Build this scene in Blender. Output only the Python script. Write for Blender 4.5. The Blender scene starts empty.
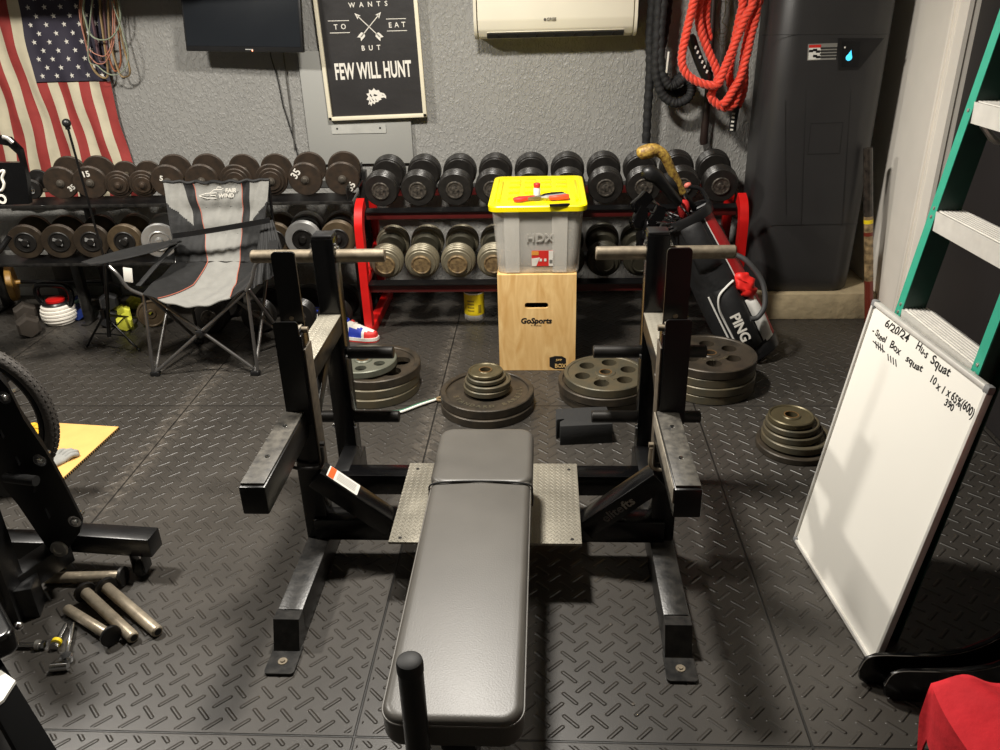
import bpy, bmesh, math, random
from mathutils import Vector, Matrix
random.seed(7)
SC = bpy.context.scene
COL = SC.collection
PI = math.pi
V = Vector

# ------------------------------------------------------------------ camera
F_PX, CAM_H = 822.0, 1.85
_y = V((45, -400, F_PX)).normalized()
_z = -V((49, 1688, F_PX)); _z = (_z - _z.dot(_y) * _y).normalized()
_x = _y.cross(_z)
def cam2world(v): return V((_x.dot(v), _y.dot(v), _z.dot(v)))
def P(px, py, X=None, Y=None, Z=None):
    """point of the room seen at a photograph position, on one measured plane"""
    d = cam2world(V((px - 500, py - 375, F_PX)))
    t = X / d.x if X is not None else Y / d.y if Y is not None else (Z - CAM_H) / d.z
    return V((0, 0, CAM_H)) + d * t
cam = bpy.data.cameras.new('camera'); cam.sensor_width = 36; cam.lens = F_PX / 1000 * 36
cam.clip_start = 0.02
co = bpy.data.objects.new('camera', cam); COL.objects.link(co); SC.camera = co
r_, d_, f_ = cam2world(V((1, 0, 0))), cam2world(V((0, 1, 0))), cam2world(V((0, 0, 1)))
m = Matrix((r_, -d_, -f_)).transposed().to_4x4(); m.translation = (0, 0, CAM_H)
co.matrix_world = m

# ------------------------------------------------------------------ materials
def lin(c): return tuple(((v / 255) / 12.92 if v / 255 <= .04045 else ((v / 255 + .055) / 1.055) ** 2.4) for v in c) + (1,)
MATS = {}
def mat(name, rgb, rough=.5, metal=0., var=.12, scale=14, bump=0., bscale=60., rgb2=None, amount=.5, sheen=0, trans=0, emit=0, coat=0, ior=None, rvar=0.1):
    m = bpy.data.materials.new(name); m.use_nodes = True
    nt = m.node_tree; N = nt.nodes; L = nt.links
    b = N['Principled BSDF']
    tc = N.new('ShaderNodeTexCoord')
    no = N.new('ShaderNodeTexNoise'); no.inputs['Scale'].default_value = scale; no.inputs['Detail'].default_value = 5
    L.new(tc.outputs['Object'], no.inputs['Vector'])
    c = lin(rgb)
    mix = N.new('ShaderNodeMix'); mix.data_type = 'RGBA'
    ramp = N.new('ShaderNodeMapRange'); ramp.inputs[1].default_value = .5 - .22 - (.5 - amount) * -.3; ramp.inputs[2].default_value = .5 + .22 - (.5 - amount) * -.3
    if rgb2 is None:
        mix.inputs[6].default_value = tuple(v * (1 - var) for v in c[:3]) + (1,)
        mix.inputs[7].default_value = tuple(min(1, v * (1 + var)) for v in c[:3]) + (1,)
    else:
        mix.inputs[6].default_value = c; mix.inputs[7].default_value = lin(rgb2)
    L.new(no.outputs['Fac'], ramp.inputs[0]); L.new(ramp.outputs[0], mix.inputs[0])
    L.new(mix.outputs[2], b.inputs['Base Color'])
    rr = N.new('ShaderNodeMapRange'); rr.inputs[3].default_value = max(.02, rough - rvar * .5); rr.inputs[4].default_value = min(1, rough + rvar * .5)
    L.new(no.outputs['Fac'], rr.inputs[0]); L.new(rr.outputs[0], b.inputs['Roughness'])
    b.inputs['Metallic'].default_value = metal
    if ior: b.inputs['IOR'].default_value = ior
    if trans: b.inputs['Transmission Weight'].default_value = trans
    if coat: b.inputs['Coat Weight'].default_value = coat; b.inputs['Coat Roughness'].default_value = .2
    if sheen: b.inputs['Sheen Weight'].default_value = sheen; b.inputs['Sheen Roughness'].default_value = .5
    if emit: b.inputs['Emission Color'].default_value = c; b.inputs['Emission Strength'].default_value = emit
    if bump:
        n2 = N.new('ShaderNodeTexNoise'); n2.inputs['Scale'].default_value = bscale; n2.inputs['Detail'].default_value = 4
        L.new(tc.outputs['Object'], n2.inputs['Vector'])
        bp = N.new('ShaderNodeBump'); bp.inputs['Strength'].default_value = 1; bp.inputs['Distance'].default_value = bump
        L.new(n2.outputs['Fac'], bp.inputs['Height']); L.new(bp.outputs[0], b.inputs['Normal'])
    MATS[name] = m
    return m

class NT:
    def __init__(s, m): s.nt = m.node_tree; s.N = s.nt.nodes; s.L = s.nt.links
    def n(s, t, **k):
        x = s.N.new(t)
        for a, v in k.items(): setattr(x, a, v)
        return x
    def m(s, op, a, b=0., c=None, clamp=False):
        x = s.N.new('ShaderNodeMath'); x.operation = op; x.use_clamp = clamp
        for i, v in enumerate((a, b) if c is None else (a, b, c)):
            if isinstance(v, (int, float)): x.inputs[i].default_value = v
            else: s.L.new(v, x.inputs[i])
        return x.outputs[0]
    def ribs(s, xs, ys, cell, x0, y0, half, w, edge):
        """raised bars of a tread plate: two sets of capsules at +-45 degrees"""
        outs = []
        for ox, oy, sg in ((x0, y0, 1), (x0 + cell * .5, y0 + cell * .46, -1)):
            a = s.m('SUBTRACT', s.m('FRACT', s.m('ADD', s.m('DIVIDE', s.m('SUBTRACT', xs, ox), cell), 50.5)), .5)
            b = s.m('SUBTRACT', s.m('FRACT', s.m('ADD', s.m('DIVIDE', s.m('SUBTRACT', ys, oy), cell), 50.5)), .5)
            k = cell * .7071
            al = s.m('MULTIPLY', s.m('ADD', a, s.m('MULTIPLY', b, sg)), k)
            ac = s.m('MULTIPLY', s.m('SUBTRACT', a, s.m('MULTIPLY', b, sg)), k)
            ex = s.m('MAXIMUM', s.m('SUBTRACT', s.m('ABSOLUTE', al), half), 0.)
            d = s.m('SQRT', s.m('ADD', s.m('MULTIPLY', ex, ex), s.m('MULTIPLY', ac, ac)))
            outs.append(s.m('DIVIDE', s.m('SUBTRACT', w + edge, d), edge, clamp=True))
        return s.m('MAXIMUM', outs[0], outs[1])

def tread_mat(name, rgb, rough, metal, cell, half, w, edge, height, var=.15):
    m = mat(name, rgb, rough, metal, var, 9)
    t = NT(m); b = t.N['Principled BSDF']
    tc = t.n('ShaderNodeTexCoord'); sp = t.n('ShaderNodeSeparateXYZ'); t.L.new(tc.outputs['Object'], sp.inputs[0])
    h = t.ribs(sp.outputs[0], sp.outputs[1], cell, 0, 0, half, w, edge)
    bp = t.n('ShaderNodeBump'); bp.inputs['Distance'].default_value = height; bp.inputs['Strength'].default_value = 1
    t.L.new(h, bp.inputs['Height']); t.L.new(bp.outputs[0], b.inputs['Normal'])
    return m

def floor_mat():
    m = mat('black rubber tread mat', (54, 51, 47), .40, 0, .12, 3.0)
    t = NT(m); b = t.N['Principled BSDF']; L = t.L
    col_in = b.inputs['Base Color'].links[0].from_socket
    tc = t.n('ShaderNodeTexCoord'); sp = t.n('ShaderNodeSeparateXYZ'); L.new(tc.outputs['Object'], sp.inputs[0])
    xs, ys = sp.outputs[0], sp.outputs[1]
    h = t.ribs(xs, ys, .0795, -1.404, 1.748, .0245, .0022, .0045)
    # joints between mats: every 1.22 m across, rows about 1.9 m deep
    fx = t.m('ABSOLUTE', t.m('SUBTRACT', t.m('FRACT', t.m('ADD', t.m('DIVIDE', t.m('SUBTRACT', xs, -.522), 1.223), 20.5)), .5))
    gx = t.m('MULTIPLY', fx, 1.223)
    fy = t.m('ABSOLUTE', t.m('SUBTRACT', t.m('FRACT', t.m('ADD', t.m('DIVIDE', t.m('SUBTRACT', ys, 1.558), 1.912), 20.5)), .5))
    gy = t.m('MULTIPLY', fy, 1.912)
    g = t.m('MINIMUM', gx, gy)
    seam = t.m('DIVIDE', t.m('SUBTRACT', .0040, g), .002, clamp=True)
    hh = t.m('MULTIPLY', h, t.m('GREATER_THAN', g, .012))
    # fine grain
    n1 = t.n('ShaderNodeTexNoise'); n1.inputs['Scale'].default_value = 260; n1.inputs['Detail'].default_value = 3
    L.new(tc.outputs['Object'], n1.inputs['Vector'])
    tot = t.m('SUBTRACT', t.m('ADD', hh, t.m('MULTIPLY', n1.outputs['Fac'], .09)), t.m('MULTIPLY', seam, 1.2))
    bp = t.n('ShaderNodeBump'); bp.inputs['Distance'].default_value = .0046; bp.inputs['Strength'].default_value = .9
    L.new(tot, bp.inputs['Height']); L.new(bp.outputs[0], b.inputs['Normal'])
    # dust: along the two lengthwise joints, plus scattered specks
    n2 = t.n('ShaderNodeTexNoise'); n2.inputs['Scale'].default_value = 22; n2.inputs['Detail'].default_value = 6; n2.inputs['Roughness'].default_value = .75
    L.new(tc.outputs['Object'], n2.inputs['Vector'])
    near = t.m('DIVIDE', t.m('SUBTRACT', .09, gx), .09, clamp=True)
    far = t.m('MULTIPLY', t.m('GREATER_THAN', 0.0, t.m('ADD', xs, .3)), t.m('DIVIDE', t.m('SUBTRACT', ys, 2.3), .5, clamp=True))
    dust = t.m('MULTIPLY', t.m('MULTIPLY', near, far), t.m('DIVIDE', t.m('SUBTRACT', n2.outputs['Fac'], .42), .2, clamp=True))
    vo = t.n('ShaderNodeTexVoronoi'); vo.inputs['Scale'].default_value = 5.5; L.new(tc.outputs['Object'], vo.inputs['Vector'])
    speck = t.m('LESS_THAN', vo.outputs['Distance'], .028)
    n3 = t.n('ShaderNodeTexNoise'); n3.inputs['Scale'].default_value = 1.3; n3.inputs['Detail'].default_value = 6; L.new(tc.outputs['Object'], n3.inputs['Vector'])
    film = t.m('MULTIPLY', t.m('DIVIDE', t.m('SUBTRACT', n3.outputs['Fac'], .45), .3, clamp=True), .12)
    # the mats at the back by the racks are a smoother, darker kind
    dst = t.m('MAXIMUM', t.m('MAXIMUM', t.m('MULTIPLY', dust, .52), t.m('MULTIPLY', speck, .5)), film)
    mx = t.n('ShaderNodeMix', data_type='RGBA'); L.new(dst, mx.inputs[0]); L.new(col_in, mx.inputs[6]); mx.inputs[7].default_value = lin((120, 112, 102))
    mx2 = t.n('ShaderNodeMix', data_type='RGBA'); L.new(t.m('MULTIPLY', seam, .85), mx2.inputs[0]); L.new(mx.outputs[2], mx2.inputs[6]); mx2.inputs[7].default_value = (.004, .004, .004, 1)
    L.new(mx2.outputs[2], b.inputs['Base Color'])
    return m

def wall_mat():
    m = mat('grey textured wall paint', (147, 146, 142), .42, 0, .05, 2.0)
    t = NT(m); b = t.N['Principled BSDF']; L = t.L
    tc = t.n('ShaderNodeTexCoord')
    mp = t.n('ShaderNodeMapping'); mp.inputs['Scale'].default_value = (1.0, 1.0, .55); L.new(tc.outputs['Object'], mp.inputs[0])
    n = t.n('ShaderNodeTexNoise'); n.inputs['Scale'].default_value = 62; n.inputs['Detail'].default_value = 3; L.new(mp.outputs[0], n.inputs['Vector'])
    n.inputs['Distortion'].default_value = .8
    k = t.m('DIVIDE', t.m('SUBTRACT', n.outputs['Fac'], .46), .16, clamp=True)
    bp = t.n('ShaderNodeBump'); bp.inputs['Distance'].default_value = .0034; bp.inputs['Strength'].default_value = .75
    L.new(k, bp.inputs['Height']); L.new(bp.outputs[0], b.inputs['Normal'])
    return m

def ply_mat():
    m = mat('birch plywood', (222, 184, 120), .45, 0, .08, 5)
    t = NT(m); b = t.N['Principled BSDF']; L = t.L
    tc = t.n('ShaderNodeTexCoord')
    mp = t.n('ShaderNodeMapping'); mp.inputs['Scale'].default_value = (9, 9, 1.6); L.new(tc.outputs['Object'], mp.inputs[0])
    n = t.n('ShaderNodeTexNoise'); n.inputs['Scale'].default_value = 2.2; n.inputs['Detail'].default_value = 6; n.inputs['Distortion'].default_value = 1.2; L.new(mp.outputs[0], n.inputs['Vector'])
    r = t.n('ShaderNodeValToRGB'); e = r.color_ramp.elements
    e[0].position = .3; e[0].color = lin((205, 160, 96)); e[1].position = .7; e[1].color = lin((233, 198, 138))
    L.new(n.outputs['Fac'], r.inputs[0]); L.new(r.outputs[0], b.inputs['Base Color'])
    return m

M_FLOOR = floor_mat(); M_WALL = wall_mat(); M_PLY = ply_mat()
M_CEIL = mat('white ceiling paint', (200, 198, 190), .9, 0, .04, 3)
M_DARKWALL = mat('grey side wall paint', (110, 110, 108), .8, 0, .05, 3)
M_CONC = mat('painted concrete', (176, 160, 128), .85, 0, .14, 14, .006, 22)
M_WHITE = mat('white trim paint', (242, 236, 225), .5, 0, .03, 6)
M_BLK = mat('black powder coat', (12, 12, 13), .34, 0, .2, 18, .0004, 160)
M_BLKG = mat('glossy black enamel', (8, 8, 9), .2, 0, .2, 14)
M_DOOR = mat('black door paint', (36, 33, 33), .55, 0, .08, 4)
M_WORN = mat('worn black paint', (15, 15, 15), .33, 0, .1, 30, .0005, 120, rgb2=(48, 46, 43), amount=.36)
M_DUSTY = mat('dusty scuffed steel', (46, 44, 41), .5, 0, .1, 40, .0008, 90, rgb2=(96, 92, 84), amount=.45)
M_PIN = mat('bare steel pin', (176, 164, 144), .36, .55, .2, 40, .0004, 200)
M_TRD = mat('bright ladder aluminium', (214, 211, 204), .42, .3, .06, 30)
M_STEEL = mat('worn steel sleeve', (120, 110, 94), .55, .6, .25, 40, .0004, 200)
M_CHROME = mat('chrome', (200, 200, 200), .18, 1., .05, 20)
M_ALU = mat('brushed aluminium', (205, 202, 196), .36, .9, .07, 30)
M_TREAD = tread_mat('grey steel tread plate', (148, 143, 130), .5, .55, .021, .0055, .0012, .0016, .0012)
M_VINYL = mat('black vinyl upholstery', (80, 77, 72), .40, 0, .14, 4, .0003, 240)
M_RUB = mat('black rubber', (24, 24, 24), .6, 0, .15, 24)
M_IRON = mat('rusty cast iron', (50, 44, 38), .45, .35, .2, 26, .0007, 180, rgb2=(70, 57, 46))
M_IRON2 = mat('brown enamel iron', (70, 58, 43), .42, .35, .2, 20, .0005, 160, rgb2=(94, 80, 60))
M_IRONH = mat('dark iron', (34, 32, 30), .45, .4, .2, 25)
M_SILV = mat('silver painted iron', (168, 168, 166), .38, .5, .1, 25)
M_BDUMB = mat('black enamel dumbbell', (35, 33, 31), .32, .1, .25, 30, .0005, 150)
M_OLIVE = mat('olive grey iron', (124, 117, 98), .42, .35, .14, 22, .0005, 150)
M_OLIVED = mat('dark olive iron', (60, 57, 46), .45, .35, .14, 22)
M_TAN = mat('tan worn cap', (140, 118, 82), .55, .1, .2, 60, rgb2=(78, 62, 42))
M_PLATE = mat('grey green plate iron', (80, 78, 66), .45, .35, .16, 18, .0006, 140, rgb2=(98, 88, 68))
M_PLATE2 = mat('brown rimmed plate iron', (50, 46, 40), .45, .35, .16, 18, .0006, 140, rgb2=(74, 65, 53))
M_RED = mat('red painted steel', (190, 22, 20), .34, 0, .1, 10)
M_REDROPE = mat('red nylon rope', (226, 66, 42), .6, 0, .15, 60, .0006, 300, sheen=.3)
M_BLKROPE = mat('black woven sleeve', (26, 26, 27), .75, 0, .25, 70, .003, 60)
M_YEL = mat('yellow plastic', (240, 222, 6), .35, 0, .04, 8)
M_YEL2 = mat('yellow label', (236, 208, 30), .45, 0, .08, 30)
M_WPL = mat('white plastic', (226, 224, 216), .4, 0, .03, 8)
M_CREAM = mat('cream plastic', (219, 213, 195), .42, 0, .03, 4)
M_BPL = mat('black plastic', (20, 20, 21), .4, 0, .12, 15)
M_TANK = mat('dark grey moulded plastic', (47, 46, 46), .42, 0, .05, 5, .0005, 200)
M_GREYBOX = mat('grey painted metal', (160, 160, 155), .5, 0, .03, 3)
M_INK = mat('white print', (224, 220, 210), .6, 0, .04, 30)
M_MARK = mat('black ink', (14, 14, 15), .6, 0, .1, 30)
M_GREENR = mat('green fibreglass', (46, 150, 124), .42, 0, .06, 30)
M_GREENSHADE = mat('shaded green fibreglass', (22, 62, 52), .42, 0, .1, 30)  # the ladder's green again, darkened to put shade into its unlit faces
M_BOARD = mat('whiteboard enamel', (238, 235, 226), .2, 0, .012, 3)
M_GFAB = mat('grey polyester', (132, 131, 126), .8, 0, .1, 18, .004, 22, sheen=.2)
M_BFAB = mat('black polyester', (20, 20, 20), .7, 0, .2, 30, .004, 26, sheen=.04)
M_PIPING = mat('coral piping', (172, 98, 80), .7)
M_GUN = mat('grey coated tube', (120, 118, 116), .3, .75, .06, 20)
M_POST = mat('black poster paper', (38, 36, 36), .5, 0, .12, 5, .004, 6)
M_FRAME = mat('cream poster frame', (228, 220, 196), .45, 0, .04, 10)
M_FRED = mat('red flag nylon', (156, 56, 52), .75, 0, .12, 12, .005, 9)
M_FWHI = mat('white flag nylon', (205, 196, 170), .75, 0, .07, 12, .005, 9)
M_FBLU = mat('navy flag nylon', (50, 46, 60), .75, 0, .1, 12, .005, 9)
M_TOTE = mat('clear frosted plastic', (226, 222, 212), .3, 0, .02, 4)
M_TOTE.node_tree.nodes['Principled BSDF'].inputs['Alpha'].default_value = .30
M_STICK = mat('red sticker', (205, 46, 40), .4)
M_CARD = mat('cardboard', (214, 168, 96), .8, 0, .06, 14)
M_FOAM = mat('dark grey foam', (34, 34, 34), .85, 0, .1, 40, .001, 160)
M_REDCLOTH = mat('red cloth', (206, 28, 40), .85, 0, .07, 9, .003, 26)
M_BAGB = mat('black bag fabric', (24, 24, 25), .62, 0, .2, 24, .002, 40)
M_BAGR = mat('red bag fabric', (176, 24, 28), .55, 0, .1, 14, .002, 30)
M_BAGW = mat('white bag fabric', (222, 220, 214), .5, 0, .05, 14)
M_GOLD = mat('gold brocade cover', (206, 172, 78), .5, .1, .2, 60, .002, 90, rgb2=(92, 58, 34), amount=.6)
M_BLUE = mat('blue shoe mesh', (36, 58, 170), .6)
M_SHRED = mat('red shoe rubber', (205, 44, 40), .55)
M_SHWH = mat('white shoe leather', (226, 222, 212), .55)
M_CYAN = mat('blue lit display', (70, 190, 235), .4, emit=.7)
M_LED = mat('lit standby lamp', (255, 150, 110), .4, emit=2.5)
M_SCREEN = mat('black television glass', (30, 33, 37), .16, 0, .05, 2)
M_GLY = mat('yellow work glove', (222, 172, 40), .8, 0, .12, 30, .001, 80)
M_GLG = mat('grey work glove', (140, 140, 136), .8, 0, .12, 30, .001, 80)
M_HEXB = mat('black rubber hex', (26, 26, 27), .5, 0, .15, 20)
M_HEXBR = mat('brown grey hex', (66, 60, 54), .45, .2, .15, 20)
M_HEXBL = mat('blue vinyl hex', (30, 54, 130), .45)
M_HEXT = mat('pale teal vinyl hex', (150, 196, 178), .45)
M_HEXY = mat('lime yellow vinyl hex', (206, 206, 70), .45)
M_WOODY = mat('varnished tan disc', (186, 142, 70), .4, 0, .18, 20)
M_BAT = mat('red brown lacquer', (112, 46, 34), .25, 0, .1, 12)
M_PINK = mat('pink rubber band', (200, 140, 120), .6); M_MINT = mat('pale green rubber band', (150, 160, 138), .6)
M_ORNG = mat('orange rubber band', (160, 98, 66), .6); M_TANB = mat('tan rubber band', (156, 132, 94), .6)
M_PURP = mat('mauve rubber band', (104, 78, 84), .6)
M_WORNB = mat('worn brown liner', (92, 82, 68), .55, 0, .2, 40, rgb2=(60, 54, 46))
M_WORNW = mat('worn pale liner', (150, 142, 126), .55, 0, .2, 40, rgb2=(96, 90, 82))
M_HOSE = mat('tyre rubber', (58, 54, 50), .7, 0, .15, 60, .003, 90)

# ------------------------------------------------------------------ geometry helpers
class MB:
    def __init__(s): s.bm = bmesh.new(); s.mi = 0; s.T = Matrix.Identity(4)
    def add(s, verts, faces, smooth=True):
        vs = [s.bm.verts.new(s.T @ V(v)) for v in verts]
        out = []
        for f in faces:
            try: fc = s.bm.faces.new([vs[i] for i in f])
            except ValueError: continue
            fc.material_index = s.mi; out.append(fc)
        return out
    def merge(s, tb, M=None):
        M = M or Matrix.Identity(4)
        tb.verts.index_update()
        s.add([M @ v.co for v in tb.verts], [[v.index for v in f.verts] for f in tb.faces]); tb.free()
        return s
    def box(s, c, size, rot=None, bev=0., seg=2):
        tb = bmesh.new(); bmesh.ops.create_cube(tb, size=1)
        for v in tb.verts: v.co = V((v.co.x * size[0], v.co.y * size[1], v.co.z * size[2]))
        if bev: bmesh.ops.bevel(tb, geom=list(tb.edges), offset=bev, segments=seg, profile=.5, affect='EDGES')
        M = Matrix.Translation(V(c))
        if rot is not None: M = M @ rot
        return s.merge(tb, M)
    def span(s, a, b, w, h, up=(0, 0, 1), bev=.004):
        """rectangular tube from a to b, w across and h along up"""
        a, b = V(a), V(b); d = (b - a); L = d.length; d.normalize()
        up = V(up); x = d.cross(up).normalized(); u = x.cross(d).normalized()
        R = Matrix((x, d, u)).transposed().to_4x4()
        return s.box((a + b) / 2, (w, L, h), R, bev)
    def tube(s, pts, r, seg=10, closed=False, caps=True, twist=0., flat=None):
        pts = [V(p) for p in pts]; n = len(pts)
        rr = r if isinstance(r, (list, tuple)) else [r] * n
        tang = []
        for i in range(n):
            a = pts[(i - 1) % n] if closed or i > 0 else pts[i]
            b = pts[(i + 1) % n] if closed or i < n - 1 else pts[i]
            t = (b - a); tang.append(t.normalized() if t.length > 1e-9 else V((0, 0, 1)))
        ref = V((0, 0, 1)) if abs(tang[0].z) < .9 else V((1, 0, 0))
        u = tang[0].cross(ref).normalized()
        verts = []
        for i in range(n):
            if i:
                ax = tang[i - 1].cross(tang[i])
                if ax.length > 1e-8: u = Matrix.Rotation(tang[i - 1].angle(tang[i]), 3, ax) @ u
            u = (u - u.dot(tang[i]) * tang[i]).normalized()
            w = tang[i].cross(u)
            for k in range(seg):
                a = 2 * PI * k / seg + twist * i
                e = (flat if flat else 1.)
                verts.append(pts[i] + (u * math.cos(a) + w * math.sin(a) * e) * rr[i])
        faces = []
        for i in range(n if closed else n - 1):
            j = (i + 1) % n
            for k in range(seg):
                l = (k + 1) % seg
                faces.append((i * seg + k, i * seg + l, j * seg + l, j * seg + k))
        if caps and not closed:
            faces.append(tuple(range(seg))[::-1]); faces.append(tuple((n - 1) * seg + k for k in range(seg)))
        s.add(verts, faces); return s
    def cyl(s, a, b, r, r2=None, seg=20): return s.tube([a, b], [r, r if r2 is None else r2], seg)
    def lathe(s, prof, seg=32, M=None, a0=0., a1=2 * PI):
        M = M or Matrix.Identity(4); n = len(prof); verts = []; full = abs(a1 - a0 - 2 * PI) < 1e-6
        ns = seg if full else seg + 1
        for r, h in prof:
            for k in range(ns):
                a = a0 + (a1 - a0) * k / seg
                verts.append(M @ V((r * math.cos(a), r * math.sin(a), h)))
        faces = []
        for i in range(n - 1):
            for k in range(seg):
                l = (k + 1) % ns
                q = (i * ns + k, i * ns + l, (i + 1) * ns + l, (i + 1) * ns + k)
                faces.append(q)
        s.add(verts, faces); return s
    def prism(s, outer, t, M=None, holes=()):
        """flat polygon (xy) with holes, extruded from z=0 to z=t"""
        tb = bmesh.new(); M = M or Matrix.Identity(4)
        for loop in [outer] + list(holes):
            vs = [tb.verts.new((p[0], p[1], 0)) for p in loop]
            for i in range(len(vs)): tb.edges.new((vs[i], vs[(i + 1) % len(vs)]))
        if holes: bmesh.ops.triangle_fill(tb, use_beauty=True, edges=list(tb.edges))
        else: tb.faces.new(list(tb.verts))
        bmesh.ops.recalc_face_normals(tb, faces=list(tb.faces))
        if t:
            g = bmesh.ops.extrude_face_region(tb, geom=list(tb.faces))
            for e in g['geom']:
                if isinstance(e, bmesh.types.BMVert): e.co.z += t
            bmesh.ops.recalc_face_normals(tb, faces=list(tb.faces))
        return s.merge(tb, M)
    def sphere(s, c, r, seg=16, ring=10, M=None):
        r = (r, r, r) if isinstance(r, (int, float)) else r
        verts = []; faces = []
        for i in range(ring + 1):
            th = PI * i / ring
            for k in range(seg):
                a = 2 * PI * k / seg
                q = V((r[0] * math.sin(th) * math.cos(a), r[1] * math.sin(th) * math.sin(a), r[2] * math.cos(th)))
                verts.append(V(c) + (M @ q if M else q))
        for i in range(ring):
            for k in range(seg):
                l = (k + 1) % seg
                faces.append((i * seg + k, (i + 1) * seg + k, (i + 1) * seg + l, i * seg + l))
        s.add(verts, faces); return s
    def grid(s, fn, nu, nv, mi=None, closed_u=False):
        verts = [fn(i / nu, j / nv) for j in range(nv + 1) for i in range(nu + 1)]
        W = nu + 1
        for j in range(nv):
            for i in range(nu):
                if mi: s.mi = mi((i + .5) / nu, (j + .5) / nv)
                if s.mi < 0: continue
        vs = [s.bm.verts.new(s.T @ V(v)) for v in verts]
        for j in range(nv):
            for i in range(nu):
                k = mi((i + .5) / nu, (j + .5) / nv) if mi else s.mi
                if k < 0: continue
                f = s.bm.faces.new((vs[j * W + i], vs[j * W + i + 1], vs[(j + 1) * W + i + 1], vs[(j + 1) * W + i]))
                f.material_index = k
        return s
    def thicken(s, t):
        bm = s.bm; bmesh.ops.recalc_face_normals(bm, faces=list(bm.faces)); bm.normal_update()
        fs = list(bm.faces); vs = list(bm.verts); ed = [e for e in bm.edges if e.is_boundary]
        nv = {v: bm.verts.new(v.co - v.normal * t) for v in vs}
        side = []
        for e in ed:
            f = e.link_faces[0]; lp = [l for l in f.loops if l.edge == e][0]
            side.append((lp.vert, lp.link_loop_next.vert, f.material_index))
        for f in fs:
            g = bm.faces.new([nv[v] for v in reversed(f.verts)]); g.material_index = f.material_index
        for a, c, k in side:
            g = bm.faces.new((c, a, nv[a], nv[c])); g.material_index = k
        return s

WM = {}
def _link(o, parent):
    COL.objects.link(o)
    if parent is not None: o.parent = parent
def mesh_of(mb, name, mats, M=None, sm=35):
    me = bpy.data.meshes.new(name)
    bm = mb.bm
    bmesh.ops.remove_doubles(bm, verts=list(bm.verts), dist=1e-7)
    bmesh.ops.dissolve_degenerate(bm, edges=list(bm.edges), dist=1e-7)
    bmesh.ops.recalc_face_normals(bm, faces=list(bm.faces))
    if M is not None: bm.transform(M)
    bm.to_mesh(me); bm.free()
    for q in (mats if isinstance(mats, (list, tuple)) else [mats]): me.materials.append(q)
    me.polygons.foreach_set('use_smooth', [True] * len(me.polygons))
    me.set_sharp_from_angle(angle=math.radians(sm))
    return me
def tag(o, label, cat, group=None):
    o['label'] = label; o['category'] = cat
    if group: o['group'] = group
    return o
def thing(name, label, cat, loc=(0, 0, 0), rot=None, group=None):
    o = bpy.data.objects.new(name, None); o.empty_display_size = .05
    M = Matrix.Translation(V(loc))
    if rot is not None: M = M @ (rot if not isinstance(rot, (int, float)) else Matrix.Rotation(rot, 4, 'Z'))
    o.matrix_world = M; WM[o.name] = M; _link(o, None); WM[o.name] = M
    return tag(o, label, cat, group)
def part(mb, name, mats, parent, world=False, sm=35, label=None):
    """a mesh object under its thing; world=True when the shape was laid out in room coordinates"""
    M = WM[parent.name].inverted() if (world and parent is not None) else None
    o = bpy.data.objects.new(name, mesh_of(mb, name, mats, M, sm)); _link(o, parent)
    WM[o.name] = WM[parent.name] if parent is not None else Matrix.Identity(4)
    if label: o['label'] = label
    return o
def solo(mb, name, mats, label, cat, loc=None, group=None, sm=35):
    """a thing that is one mesh, laid out in room coordinates"""
    loc = V(loc) if loc is not None else V((0, 0, 0))
    o = bpy.data.objects.new(name, mesh_of(mb, name, mats, Matrix.Translation(-loc), sm)); COL.objects.link(o)
    o.location = loc; WM[o.name] = Matrix.Translation(loc)
    return tag(o, label, cat, group)
def struct(mb, name, mats, parent=None, sm=35):
    o = bpy.data.objects.new(name, mesh_of(mb, name, mats, None, sm)); _link(o, parent)
    WM[o.name] = Matrix.Identity(4)
    if parent is None: o['kind'] = 'structure'
    return o
def dup(root, loc, rot, label, group=None):
    r = root.copy(); COL.objects.link(r)
    M = Matrix.Translation(V(loc)) @ (rot if not isinstance(rot, (int, float)) else Matrix.Rotation(rot, 4, 'Z'))
    r.matrix_world = M; WM[r.name] = M; r['label'] = label
    if group: r['group'] = group
    for ch in list(root.children):
        c = ch.copy(); COL.objects.link(c); c.parent = r; WM[c.name] = M
        for g in list(ch.children):
            d = g.copy(); COL.objects.link(d); d.parent = c; WM[d.name] = M
    return r
def text_bm(s, size, depth=.0006, sx=1., bold=0., shear=0., align='CENTER', spacing=1.):
    cu = bpy.data.curves.new('lettering', 'FONT'); cu.body = s; cu.size = size; cu.extrude = depth
    cu.align_x = align; cu.align_y = 'CENTER'; cu.offset = bold; cu.shear = shear; cu.space_character = spacing; cu.resolution_u = 3
    o = bpy.data.objects.new('lettering', cu); COL.objects.link(o)
    bpy.context.view_layer.update()
    me = bpy.data.meshes.new_from_object(o.evaluated_get(bpy.context.evaluated_depsgraph_get()))
    bm = bmesh.new(); bm.from_mesh(me)
    for v in bm.verts: v.co.x *= sx
    bpy.data.objects.remove(o); bpy.data.meshes.remove(me); bpy.data.curves.remove(cu)
    return bm
def facing(o, x, n):
    """frame with local X along x, local Z along n, at o"""
    x = V(x).normalized(); n = V(n).normalized(); y = n.cross(x).normalized(); x = y.cross(n)
    M = Matrix((x, y, n)).transposed().to_4x4(); M.translation = V(o); return M
FRONT = lambda o: facing(o, (1, 0, 0), (0, -1, 0))
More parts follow.
